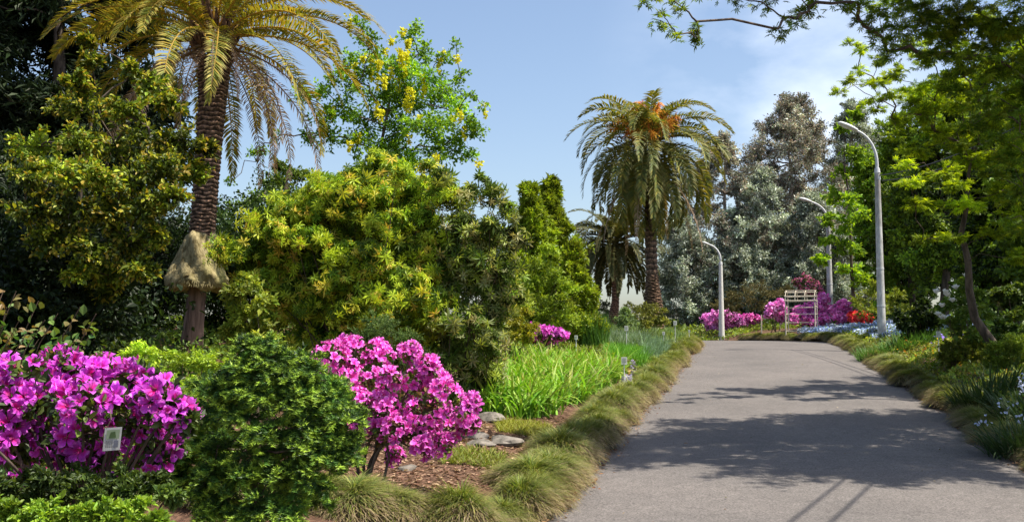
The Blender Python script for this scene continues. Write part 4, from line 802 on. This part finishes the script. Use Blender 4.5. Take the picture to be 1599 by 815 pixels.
# ------------------------------------------------------------------ shaggy grass edging
protos = []
for s in range(6):
    r = np.random.default_rng(170+s); g = Geo(); n = 4600
    a = r.random(n)*6.28; q = r.random(n)**.6; rr = q*.42; pos = np.stack([np.cos(a)*rr, np.sin(a)*rr, .36*np.sqrt(1-.9*q*q)*(1+.1*np.sin(a*3+s))-.02], 1)
    a2 = a+r.normal(0, .5, n)+.4*np.sin(a*2+s); dry = r.random(n) < np.clip(1.9*q-.75, .03, .95)
    GR = [(.11, .2, .02), (.2, .27, .03), (.27, .28, .05), (.07, .14, .02)]; TN = [(.3, .22, .13), (.4, .31, .2), (.19, .13, .08), (.27, .22, .12)]
    c0 = pal(r, GR, n, .2); c0[dry] = pal(r, TN+GR[2:3], int(dry.sum()), .2); c1 = c0*.6+pal(r, TN, n, .2)*.4
    blades(g, pos, a2, r.uniform(.09, .26, n), r.uniform(.005, .008, n), r.uniform(.1, .8, n)+q*1.0, r.uniform(.6, 1.5, n), c0, c1, 4, r=r)
    # mat under the blades
    a = np.linspace(0, 2*np.pi, 14, endpoint=False); v = [(0, 0, .34)]; 
    for k, (rd, z) in enumerate([(.2, .31), (.34, .2), (.41, .0)]): v += [(math.cos(t)*rd, math.sin(t)*rd, z) for t in a]
    f3 = [(0, 1+j, 1+(j+1) % 14) for j in range(14)]; f4 = [(1+14*k+j, 15+14*k+j, 15+14*k+(j+1) % 14, 1+14*k+(j+1) % 14) for k in range(2) for j in range(14)]
    g.add(v, f3, (.06, .05, .025)); g.n -= len(v); g.add(np.zeros((0, 3)), np.array(f4), np.zeros((0, 3))); g.n += len(v)
    o = g.build('grass_tuft', M_GRASS); me = o.data; bpy.data.objects.remove(o); protos.append(me)
r = np.random.default_rng(180)
def mound(x, y, s, lab, grp, hs=1.0):
    o = bpy.data.objects.new('grass_tuft', protos[r.integers(6)]); COL.objects.link(o); o.location = (x, y, float(H(x, y))-.04)
    o.rotation_euler = (r.normal(0, .08), r.normal(0, .08), r.random()*6.28); o.scale = (s*r.uniform(.9, 1.2), s*r.uniform(.9, 1.15), s*hs*r.uniform(.82, 1.2))
    tag(o, lab, 'grass tuft', grp); return o
def zone(y, zs):
    for lim, t in zs:
        if y < lim: return t
y = 9.0
while y < 50:
    s = r.uniform(.85, 1.35)
    lab = zone(y, [(9.6, 'nearest shaggy tuft at the lower corner of the road and soil bed'), (13.5, 'shaggy grass tuft between the bare soil and the left road edge'), (16.5, 'tan shaggy tuft between the thin grass patch and the left road edge'), (21, 'shaggy tuft between the daylily leaves and the left road edge'), (27, 'shaggy tuft on the left road edge just past the daylily leaves'), (35, 'shaggy tuft on the left road edge beside the blue-green bulb leaves'), (99, 'small shaggy tuft at the far end of the left road edging')])
    mound(float(edgeL(y))-.36+r.normal(0, .09)+.08*math.sin(y*1.3), y, s*(.76 if y < 30 else .68), lab, 'shaggy grass tufts edging the left side of the road', 1.0); y += .4*s
for k in range(13):
    mound(-.35-k*.35, 8.85+.03*k+r.normal(0, .07), r.uniform(.7, .95), 'shaggy tan grass tuft along the bottom edge before the bright pink azalea', 'grass tufts across the front of the left bed', .8)
y = 10.5
while y < 42.5:
    s = r.uniform(.75, 1.2); lab = zone(y, [(15, 'shaded grass tuft on the right road edge beside the blue-flowered plants'), (20, 'shaded grass tuft on the right road edge beside the dark spiky plant'), (30, 'grass tuft on the right road edge beside the orange flowers'), (99, 'grass tuft on the right road edge just before the gap in the edging')])
    mound(float(edgeR(y))+.35+r.normal(0, .08), y, s*.9, lab, 'shaggy grass tufts edging the right side of the road', .8); y += .5*s
y = 44.3
while y < 60:
    s = r.uniform(.85, 1.1); mound(float(edgeR(y))+.55+r.normal(0, .06), y, s*.9, 'far grass tuft between the gap in the right edging and the arbor' if y < 51 else 'far grass tuft on the road bend beyond the arbor', 'far grass tufts running to the arbor', .8); y += .55*s
# ------------------------------------------------------------------ strap leaves, bulbs and ground cover
def region(r, n, x0, x1, y0, y1): 
    y = r.uniform(y0, y1, n); u = r.random(n); x = x0(y)+(x1(y)-x0(y))*u; return np.stack([x, y, H(x, y)], 1)
r = np.random.default_rng(190)
def strap(name, pos, ln, wd, lean, curl, c0, c1, lab, var=.18, seg=4):
    n = len(pos); g = Geo(); f = np.exp(r.normal(0, var, (n, 1)))
    blades(g, pos, r.random(n)*6.28, r.uniform(*ln, n), r.uniform(*wd, n), r.uniform(*lean, n), r.uniform(*curl, n), pal(r, c0, n, .12)*f, pal(r, c1, n, .12)*f, seg, r=r)
    o = g.build(name, M_GRASS); tag(o, lab, kind='stuff'); return o
LG = [(.08, .24, .014), (.14, .35, .018), (.22, .43, .03)]
cen = region(r, 300, lambda y: -1.35+.22*(y-15.6), lambda y: edgeL(y)-1.0-.12*np.clip(18-y, 0, 3), 15.7, 24)
pos = np.repeat(cen, 16, 0)+r.normal(0, .07, (300*16, 3))*A(1, 1, .15)
strap('daylily_leaves', pos, (.45, .95), (.03, .055), (0, .5), (.6, 2.2), LG, LG[1:]+[(.33, .42, .06), (.36, .3, .12)], 'mass of bright green arching daylily leaves in the left bed', seg=5)
def patch(name, lab, n, x0, x1, y0, y1, ln, wd, c0, c1=None, lean=(0, .4), curl=(.2, 1)):
    px0 = lambda y: P(x0, 520, 1)[0]*y if x0 is not None else edgeL(y)
    pos = region(r, n, lambda y: (x0-CX)/FPX*y, lambda y: np.minimum((x1-CX)/FPX*y, edgeL(y)-.7) if x1 < 1110 else (x1-CX)/FPX*y, y0, y1)
    return strap(name, pos, ln, wd, lean, curl, c0, c1 or c0, lab)
patch('grass_patch', 'patch of fine vivid green leaves in the left bed', 5200, 950, 1012, 25.5, 29, (.3, .6), (.012, .02), [(.1, .27, .02), (.15, .34, .03)])
patch('bulb_leaves', 'blue-green upright bulb leaves near the left grass edging', 4200, 1005, 1070, 27, 34, (.3, .6), (.012, .022), [(.12, .2, .12), (.18, .28, .16)])
patch('bulb_leaves', 'grey-green upright leaves in the middle of the left bed', 3600, 925, 1010, 31, 35, (.4, .7), (.015, .024), [(.14, .2, .13), (.1, .2, .06), (.22, .27, .2)])
patch('reed_leaves', 'tall tuft of thin reed-like leaves left of the palms', 900, 908, 945, 30, 32, (.8, 1.4), (.015, .025), [(.08, .18, .03), (.12, .24, .05)], lean=(0, .25), curl=(.1, .5))
patch('iris_leaves', 'far upright leaves at the end of the left bed', 4200, 940, 1100, 36, 46, (.3, .6), (.02, .03), [(.12, .2, .05), (.16, .22, .12), (.2, .27, .05)])
patch('feathery_foliage', 'orange-tinged feathery ground foliage behind the daylilies', 5200, 880, 985, 24, 26.5, (.2, .4), (.012, .022), [(.28, .3, .03), (.38, .27, .04), (.2, .28, .03)], lean=(.1, .9))
patch('thin_grass', 'thin yellow-green grass on the soil beside the stones', 2400, 775, 860, 14.2, 15.4, (.07, .16), (.006, .012), [(.22, .26, .03), (.3, .28, .05)], lean=(.3, 1.3))
patch('thin_grass', 'thin green weeds on the soil right of the bright pink azalea', 1500, 690, 790, 11.6, 12.6, (.07, .16), (.008, .014), [(.18, .22, .03), (.26, .24, .05), (.14, .2, .03)], lean=(.3, 1.3))
def cover(name, lab, n, x0, x1, y0, y1, size, cols, T=T_OVAL, h=.15, mat=None, wid=1.2):
    g = Geo(); pos = region(r, n, x0, x1, y0, y1); bump = .5+.5*np.sin(pos[:, 0]*2.7+1)*np.sin(pos[:, 1]*2.1)+.3*np.sin(pos[:, 0]*7)*np.sin(pos[:, 1]*6)
    pos[:, 2] += h*np.clip(bump, 0, 1.3)*r.random(n)**.4+.02
    patchv = np.exp(.35*np.sin(pos[:, 0]*1.9+pos[:, 1]*.7))[:, None]
    scatter(g, T, pos, unit(r, n)+A(0, 0, .3), unit(r, n)*.8+A(0, 0, .8), size*np.exp(r.normal(0, .25, n)), pal(r, cols, n, .25)*patchv, wid)
    return tag(g.build(name, mat or M_LEAF), lab, kind='stuff')
GC = [(.1, .19, .02), (.16, .26, .03), (.22, .28, .04), (.26, .28, .05)]
cover('ground_cover', 'low green ground cover filling the far left bed', 46000, lambda y: edgeL(y)-7-.12*(y-22), lambda y: edgeL(y)-.6, 22.5, 50, .1, GC, h=.3)
cover('ground_cover', 'low yellow-green ground cover on the right bed', 60000, lambda y: edgeR(y)+.6, lambda y: edgeR(y)+5.5, 12, 45, .075, GC+[(.3, .28, .05)], h=.22)
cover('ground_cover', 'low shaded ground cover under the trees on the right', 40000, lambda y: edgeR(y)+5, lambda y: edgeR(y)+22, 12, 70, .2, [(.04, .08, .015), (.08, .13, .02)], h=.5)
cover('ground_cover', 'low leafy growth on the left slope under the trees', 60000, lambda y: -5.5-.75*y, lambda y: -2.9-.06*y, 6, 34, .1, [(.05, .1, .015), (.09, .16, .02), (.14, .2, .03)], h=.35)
cover('ground_cover', 'low green growth on the far verge beyond the end of the road', 40000, lambda y: -14+0*y, lambda y: 34+0*y, 61.5, 76, .17, [(.16, .24, .03), (.1, .16, .02), (.24, .28, .05)], h=.25)
cover('grass_lawn', 'distant grass beyond the far shrubs', 60000, lambda y: -60+0*y, lambda y: 60+0*y, 70, 130, .35, [(.1, .16, .03), (.14, .2, .04)], h=.3)
cover('blue_flower_carpet', 'carpet of pale blue forget-me-nots around the lamp post feet', 42000, lambda y: edgeR(y)+1.0, lambda y: edgeR(y)+6+.1*(y-34), 35, 53, .075, [(.4, .5, .75), (.55, .62, .82), (.3, .38, .62), (.2, .28, .12)], h=.26, mat=M_BLOOM, wid=2)
cover('daisy_flowers', 'scattered orange and yellow flowers on the right bed', 170, lambda y: edgeR(y)+.8, lambda y: edgeR(y)+2.4, 19, 33, .05, [(.8, .3, .02), (.85, .55, .03), (.8, .2, .05)], h=.32, mat=M_BLOOM, wid=2)
cover('pansy_flowers', 'band of mixed yellow and mauve pansies behind the daylilies', 900, lambda y: 0*y+.35, lambda y: 0*y+2.8, 23.6, 24.6, .08, [(.8, .5, .05), (.35, .25, .3), (.8, .35, .05), (.5, .45, .45)], h=.35, mat=M_BLOOM, wid=2)
cover('iris_flowers', 'purple iris flowers on the right bank', 40, lambda y: edgeR(y)+1.6, lambda y: edgeR(y)+3, 29, 34, .08, [(.16, .1, .5), (.25, .16, .6)], h=.6, mat=M_BLOOM, wid=2)
cover('aster_flowers', 'tiny mauve flowers near the middle of the left bed', 700, lambda y: (985-CX)/FPX*y, lambda y: np.minimum((1050-CX)/FPX*y, edgeL(y)-.8), 22, 25, .05, [(.45, .4, .5), (.3, .28, .42)], h=.4, mat=M_BLOOM, wid=2)
def bedstrap(name, lab, cx, cy, rad, n, ln, wd, c0, c1=None, lean=(0, .6), curl=(.2, 1.2)):
    a = r.random(n)*6.28; q = np.sqrt(r.random(n))*rad; pos = np.stack([cx+np.cos(a)*q, cy+np.sin(a)*q, np.zeros(n)], 1); pos[:, 2] = H(pos[:, 0], pos[:, 1])-.02
    g = Geo(); blades(g, pos, a+r.normal(0, .7, n), r.uniform(*ln, n), r.uniform(*wd, n), r.uniform(*lean, n), r.uniform(*curl, n), pal(r, c0, n), pal(r, c1 or c0, n), 5, r=r)
    root = g.build(name, M_GRASS, loc=(cx, cy, float(H(cx, cy)))); return root
tag(bedstrap('iris_plant', '', float(at(1535, 17.6)), 17.6, .45, 380, (.5, .9), (.02, .035), [(.03, .06, .02), (.06, .1, .025)]), 'dark spiky strap-leaved plant beside the right road edging', 'plant')
tag(bedstrap('iris_plant', '', float(at(1405, 31)), 31, 1.3, 900, (.35, .7), (.02, .035), [(.06, .14, .03), (.1, .2, .04)]), 'low clump of iris leaves in front of the nearest lamp post', 'plant')
for k, (px, Y, lab) in enumerate([(1580, 13.6, 'dark strap-leaved plant with pale blue flowers at the bottom right edge'), (1592, 15.4, 'second dark strap-leaved plant with blue flowers, just behind the bottom right one')]):
    b = HP(at(px, Y)+.15, Y); root = thing('blue_flower_plant', lab, 'plant', b)
    g = Geo(); n = 420; a = r.random(n)*6.28; q = np.sqrt(r.random(n))*.5; pos = b+np.stack([np.cos(a)*q, np.sin(a)*q, 0*q-.03], 1)
    blades(g, pos, a+r.normal(0, .5, n), r.uniform(.45, .85, n), r.uniform(.014, .024, n), r.uniform(.1, .7, n), r.uniform(.5, 1.6, n), pal(r, [(.025, .05, .02), (.05, .09, .03)], n), pal(r, [(.05, .09, .03)], n), 5, r=r); g.build('leaf_clump', M_GRASS, root)
    for _ in range(9):
        e = b+A(r.normal(0, .35), r.normal(0, .3), r.uniform(.4, .75)); g = Geo(); tube(g, curve(b, e, (0, 0, .1), 5), [.006]*5, 4, (.08, .14, .04))
        m = 12; scatter(g, T_OVAL, e+r.normal(0, .05, (m, 3)), unit(r, m), unit(r, m), .05, pal(r, [(.38, .44, .62), (.5, .54, .7)], m), 1.4); g.build('flower_head', M_BLOOM, root)
# right bed shrubs
r = np.random.default_rng(210)
for k, (px, py, Y, rxp, ryp, cols, leaf, lb) in enumerate([
    (1575, 545, 21, 34, 20, [(.16, .25, .03), (.24, .31, .04)], .07, 'low lime green shrub at the right edge behind the dark spiky plant'),
    (1505, 545, 23, 34, 16, [(.2, .25, .03), (.28, .29, .05), (.13, .18, .02)], .06, 'low yellowish-green mound in the middle of the right bed'),
    (1560, 515, 25, 36, 18, [(.05, .1, .02), (.09, .14, .03)], .07, 'rounded mid green shrub right of the white-flowered shrub'),
    (1580, 475, 28, 34, 36, [(.04, .08, .015), (.08, .13, .025), (.13, .18, .03)], .09, 'upright green shrub at the right edge behind the rounded one'),
    (1435, 495, 31, 30, 22, [(.02, .04, .01), (.035, .06, .012)], .1, 'low dark shrub between the nearest lamp post and the white-flowered shrub')]):
    c = P(px, py, Y); b = HP(c[0], Y); rx = rxp/FPX*Y; top = c[2]+ryp/FPX*Y
    cl = ell(r, (c[0], Y, (top+b[2])/2), (rx, rx*.8, max((top-b[2])/2, .2)), 26, rx*.34, shell=.5)
    tree('shrub', lb, 'shrub', b, cl, leaf, cols, .15, M_TWIG, M_LEAF, T_OVAL if k != 0 else T_LONG, n=360, seed=211+k, shrub=True, flat=.7, upb=1, wid=1.3)
cl = pxclumps([(1505, 445, 23, 14), (1520, 455, 23, 14), (1495, 465, 23, 16), (1512, 475, 23, 18), (1530, 480, 23, 16), (1495, 490, 23, 16), (1515, 500, 23, 18), (1530, 505, 23, 14), (1500, 515, 23, 16), (1520, 522, 23, 14), (1540, 495, 23, 10), (1485, 505, 23, 10), (1480, 475, 23, 8), (1470, 480, 23, 6)], 31, .2)
root = tree('magnolia_shrub', 'open green shrub with a few large white flowers in the right bed', 'shrub', HP(10.5, 23.1), cl, .11, [(.09, .17, .03), (.15, .24, .04), (.2, .29, .05)], .1, M_TWIG, M_LEAF, T_OVAL, n=150, seed=216, shrub=True)
for px, py in [(1463, 458), (1474, 458), (1493, 452), (1487, 472), (1470, 480), (1465, 494), (1472, 498), (1507, 433), (1478, 463)]:
    c = P(px, py, 22.7); g = Geo(); n = 9; a = np.arange(n)*2.4
    n = 8; a = np.arange(n)*2.4+r.random(); tl = r.normal(0, .35, 2); ax = nrm(A(tl[0], tl[1]-.2, 1)); hz = np.stack([np.cos(a), np.sin(a), 0*a], 1); op = np.linspace(.25, 1.1, n)[:, None]
    dd = nrm(ax+hz*op); scatter(g, T_OVAL, c+np.zeros((n, 3)), dd, nrm(ax*.6-hz), .13, (.85, .84, .8), 1.5)
    g.build('flower', M_BLOOM, root)
# ------------------------------------------------------------------ stones and litter
def rock(lab, c, s, seed, rot=0):
    r = np.random.default_rng(seed); n1, n2 = 9, 14; v = []
    dirs = unit(r, 7); offs = r.uniform(.55, .9, 7)
    for i in range(n1):
        th = math.pi*i/(n1-1)
        for j in range(n2):
            ph = 2*math.pi*j/n2; d = A(math.sin(th)*math.cos(ph), math.sin(th)*math.sin(ph), math.cos(th)); rad = min([1.0]+[o/max(1e-3, d@q) for q, o in zip(dirs, offs) if d@q > .05])
            p = d*rad*A(*s); v.append((c[0]+p[0]*math.cos(rot)-p[1]*math.sin(rot), c[1]+p[0]*math.sin(rot)+p[1]*math.cos(rot), c[2]+p[2]))
    f = [(i*n2+j, i*n2+(j+1) % n2, (i+1)*n2+(j+1) % n2, (i+1)*n2+j) for i in range(n1-1) for j in range(n2)]
    g = Geo(); g.add(v, f); tag(g.build('stone', M_STONE, loc=c), lab, 'stone')
for k, (px, Y, s, lab) in enumerate([(765, 15.2, (.26, .24, .12), 'pale flat-topped stone beside the daylily leaves'), (788, 13.4, (.3, .26, .1), 'dark low stone on the soil right of the bright pink azalea'), (752, 13.0, (.2, .2, .07), 'small grey stone just left of the dark stone'), (742, 13.6, (.2, .2, .07), 'grey stone half hidden behind the bright pink azalea'), (638, 11.2, (.13, .12, .06), 'grey stone on the soil under the bright pink azalea')]):
    b = HP(at(px, Y), Y); rock(lab, b+A(0, 0, s[2]*.12), s, 220+k, k*1.1)
r = np.random.default_rng(230)
def litter(name, lab, pos, size, cols, T=T_OVAL, mat=M_MATTE, lift=.012):
    g = Geo(); n = len(pos); pos = pos+A(0, 0, lift); scatter(g, T, pos, unit(r, n)*A(1, 1, .2), unit(r, n)*.25+A(0, 0, 1), size*np.exp(r.normal(0, .4, n)), pal(r, cols, n, .3), 1.5); return tag(g.build(name, mat), lab, kind='stuff')
n = 4600; y = r.uniform(8.8, 45, n)**1; y = 8.8+(y-8.8)*r.random(n); off = np.abs(r.normal(0, .17, n)); x = edgeL(y)+off-.1; pos = np.stack([x, y, zroad(y)+.045], 1)
n2 = 2200; y = 11+(30)*r.random(n2)**1.5; x = edgeR(y)-np.abs(r.normal(0, .11, n2))+.1; pos = np.concatenate([pos, np.stack([x, y, zroad(y)+.045], 1)])
litter('leaf_litter', 'brown leaf litter along both road edges', pos, .03, [(.2, .09, .05), (.3, .18, .09), (.12, .07, .04)])
n = 90; y = r.uniform(9, 34, n); x = edgeL(y)+.3+r.random(n)*4.9; litter('fallen_leaves', 'a few fallen leaf scraps on the asphalt', np.stack([x, y, zroad(y)+.05], 1), .03, [(.2, .12, .07), (.35, .28, .18), (.12, .12, .05)])
n = 9000; pos = region(r, n, lambda y: 0*y-2.8, lambda y: edgeL(y)-.7, 9.2, 16.5); litter('mulch', 'reddish brown bark mulch and clods on the bare soil', pos, .035, [(.2, .1, .07), (.3, .19, .13), (.1, .055, .035), (.4, .28, .18)])
# soil clods
# ------------------------------------------------------------------ lamp posts
def lamp_post(label, base, h, arm, reach, r0, r1, white=False, head=.75):
    root = thing('street_lamp', label, 'street lamp', base, 'lamp posts along the right side of the road'); b = A(*base)
    ph = h*.8; g = Geo(); z = np.linspace(-.3, ph, 9); tube(g, [b+A(0, 0, q) for q in z], np.linspace(r0, r1, 9), 18); g.build('post', M_WHITE if white else M_CONCRETE, root, smooth=True)
    g = Geo(); tube(g, [b+A(0, 0, ph-.02), b+A(0, 0, ph+.16)], [r1*1.12, r1*.9], 14); 
    g.build('collar', M_METAL, root)
    g = Geo(); a = np.linspace(0, math.pi*.42, 10); ra = r1*.62; rd = h*.2-.02
    top = b+A(0, 0, ph+.1); pts = [top, top+A(0, 0, h*.03)]
    for q in a[1:]: pts.append(top+A(-(1-math.cos(q))*reach*1.15, 0, h*.03+math.sin(q)*(h*.165)))
    end = pts[-1]; d = nrm(pts[-1]-pts[-2]); tube(g, pts, np.linspace(ra, ra*.7, len(pts)), 10); g.build('arm', M_METAL, root, smooth=True)
    # cobra head: tapered shell, narrow at the arm, rounded belly
    g = Geo(); n = 12; sec = 14; v = []; up = nrm(np.cross(A(0, 1, 0), d)); up = up if up[2] > 0 else -up
    for i in range(n):
        t = i/(n-1); w_ = (.07+.11*math.sin(math.pi*min(1, t*.78+.08))**.8)*(1 if t < .97 else .5); hh = (.05+.055*math.sin(math.pi*min(1, t*.8+.08)))*(1 if t < .97 else .5)
        for j in range(sec):
            q = 2*math.pi*j/sec; hz = math.sin(q)*hh*(1.1 if math.sin(q) > 0 else .45); v.append(end+d*(t*head-.04)+A(0, 1, 0)*math.cos(q)*w_*head/.75+up*hz*head/.75)
    f = [(i*sec+j, i*sec+(j+1) % sec, (i+1)*sec+(j+1) % sec, (i+1)*sec+j) for i in range(n-1) for j in range(sec)]
    g.add(v, f); g.add(v[:sec], [tuple(range(sec))]); g.add(v[-sec:], [tuple(range(sec))]); hd = g.build('lamp_head', M_METAL, root, smooth=True)
    g = Geo(); v = []; 
    for i in range(7):
        for j in range(7):
            a_, b_ = i/6*2-1, j/6*2-1; v.append(end+d*(head*.55+a_*head*.3)+A(0, 1, 0)*b_*.11*head/.75-up*(.02+.07*max(0, 1-a_*a_)*max(0, 1-b_*b_)))
    g.add(v, [(i*7+j, i*7+j+1, (i+1)*7+j+1, (i+1)*7+j) for i in range(6) for j in range(6)])
    o = g.build('lens', M_GLASS, hd, loc=tuple(root.location)); o.location = (0, 0, 0)
    if not white:
        for q in (.2, .42):
            g = Geo(); tube(g, [b+A(0, 0, ph*q), b+A(0, 0, ph*q+.07)], [r0*(1-q)+r1*q+.006]*2, 18); g.build('strap', M_METAL, root)
        g = Geo(); tube(g, [b+A(0, -r1, ph-.25), b+A(0, -r1-.12, ph-.25)], [.02]*2, 6); tube(g, [b+A(0, -r1-.12, ph-.3), b+A(0, -r1-.12, ph-.14)], [.04, .025], 8); g.build('insulator', M_GLASS, root)
    return root, b+A(0, -r1-.12, ph-.14)
l1b = A(P(1377, 515, 36)[0], 36, float(H(P(1377, 515, 36)[0], 36))); h1 = P(1340, 205, 36)[2]-l1b[2]
L1, w1 = lamp_post('nearest lamp post, weathered concrete with a curved arm, standing in the blue flowers', l1b, h1, 0, .85, .155, .095)
x2 = P(1297, 508, 58.8)[0]; l2b = A(x2, 58.8, float(H(x2, 58.8))); h2 = P(1268, 316, 58.8)[2]-l2b[2]
L2, w2 = lamp_post('middle lamp post behind the arbor, half crossed by green leaf sprays', l2b, h2, 0, 1.15, .2, .12)
x3 = P(1127, 523, 62)[0]; l3b = A(x3, 62, float(H(x3, 62))); h3 = P(1108, 383, 62)[2]-l3b[2]
L3, w3 = lamp_post('white painted lamp post at the far end of the road', l3b, h3, 0, .8, .19, .11, white=True, head=.5)
L0, w0 = lamp_post('concrete lamp post outside the frame on the right whose shadow crosses the road', A(11.6, 19.6, float(H(11.6, 19.6))), 7.3, 0, .85, .155, .095)
for k, (a, b, lab) in enumerate([(w1, w0, 'upper black cable leaving the nearest lamp post to the right'), (w1+A(.1, 0, -.2), w0+A(.25, 0, -.2), 'lower black cable leaving the nearest lamp post to the right'), (w0, A(-3.5, -9, 7.2), 'black cable crossing high over the road from the right, mostly outside the frame'), (w0+A(.25, 0, -.2), A(-3.2, -9, 7.0), 'second black cable crossing over the road beside the first')]):
    g = Geo(); tube(g, curve(a, b, (0, 0, -.35), 24), [.02]*24, 5); o = g.build('overhead_cable', M_CABLE, loc=tuple(a)); tag(o, lab, 'cable')
# ------------------------------------------------------------------ arbor, stake and plant labels
Ya = 52.5; xa = P(1250, 520, Ya)[0]; b = HP(xa, Ya); b[2] = float(zroad(Ya))+.3; root = thing('garden_arbor', 'bleached rustic arbor of poles with a curved slatted top beside the pink azaleas', 'arbor', b)
rt = .022; wA, dA, hA = 1.5, .95, 1.85; ca_, sa_ = math.cos(R(-24)), math.sin(R(-24))
def AW(p): return b+A(p[0]*ca_-p[1]*sa_, p[0]*sa_+p[1]*ca_, p[2])
def pole(p, q, rr=rt, name='rail', parent=None):
    g = Geo(); tube(g, curve(AW(p), AW(q), (0, 0, 0), 4, .006, r), [rr*1.1, rr, rr, rr*.9], 7); return g.build(name, M_TAN, parent or root, smooth=True)
for sx in (-1, 1):
    for yy in (0, dA): pole((sx*wA/2, yy, -.25), (sx*wA/2, yy, hA), .034, 'post')
    for z in (.25, .7, 1.15, 1.55, hA): pole((sx*wA/2, -.04, z), (sx*wA/2, dA+.04, z))
for z in (.25, .7, 1.15, 1.5, hA): pole((-wA/2-.05, dA, z), (wA/2+.05, dA, z))
pole((-wA/2-.08, 0, hA), (wA/2+.08, 0, hA), .026)
for k in range(4):
    g = Geo(); x = -wA/2+k*wA/3; t = np.linspace(0, math.pi, 13); tube(g, [AW((x, dA*(1-math.cos(q))/2, hA+.02+.5*math.sin(q))) for q in t], [.019]*13, 6); g.build('roof_rib', M_TAN, root, smooth=True)
for q in (.4, .95, 1.57, 2.2, 2.75): pole((-wA/2-.06, dA*(1-math.cos(q))/2, hA+.045+.5*math.sin(q)), (wA/2+.06, dA*(1-math.cos(q))/2, hA+.045+.5*math.sin(q)), .017, 'roof_slat')
x = P(1189, 510, 58)[0]; g = Geo(); bb = HP(x, 58); tube(g, [bb-A(0, 0, .1), bb+A(0, 0, 1.25)], [.035, .03], 8); tag(g.build('wooden_stake', M_TAN, loc=bb), 'thin bare wooden stake between the dusky azalea and the arbor', 'stake')
for k, (px, pyt, Y, wpx, lab) in enumerate([(974.5, 561, 20.5, 9, 'nearest white plant label standing among the daylily leaves'), (899.5, 525, 24, 5, 'white plant label right of the small pink azalea'), (978, 511, 30, 6, 'small white plant label below the dwarf round shrub'), (1036, 519, 33, 4, 'tiny white plant label among the blue-green bulb leaves'), (1054, 503, 37, 5, 'pale plant label right of the soft yellow-green conifer shrub'), (1465, 520, 26, 7, 'small plant label on a stake in the right bed below the white flowers'), (1076, 516, 40, 3, 'tiny plant label near the far end of the left bed')]):
    top = P(px, pyt, Y); bs = HP(top[0], Y); s = wpx/FPX*Y*.5; root = thing('plant_label', lab, 'plant label', bs, 'plant labels in the beds'); g = Geo()
    tube(g, [bs-A(0, 0, .05), A(top[0], Y, top[2])], [.012, .012], 6); g.build('stake', M_METAL, root)
    g = Geo(); hh = s*1.45; z0 = top[2]-.02; box(g, (top[0]-s, Y-.02, z0-hh), (top[0]+s, Y-.012, z0+hh*.8), (.66, .66, .62)); cd = g.build('card', M_CARD, root)
    if s > .035:
        g = Geo()
        for q in range(4): box(g, (top[0]-s*.7, Y-.0235, z0+hh*(.45-.3*q)), (top[0]+s*(.7-.15*(q % 2)), Y-.0215, z0+hh*(.53-.3*q)), (.15, .15, .14))
        o = g.build('print', M_CARD, cd, loc=tuple(root.location)); o.location = (0, 0, 0)
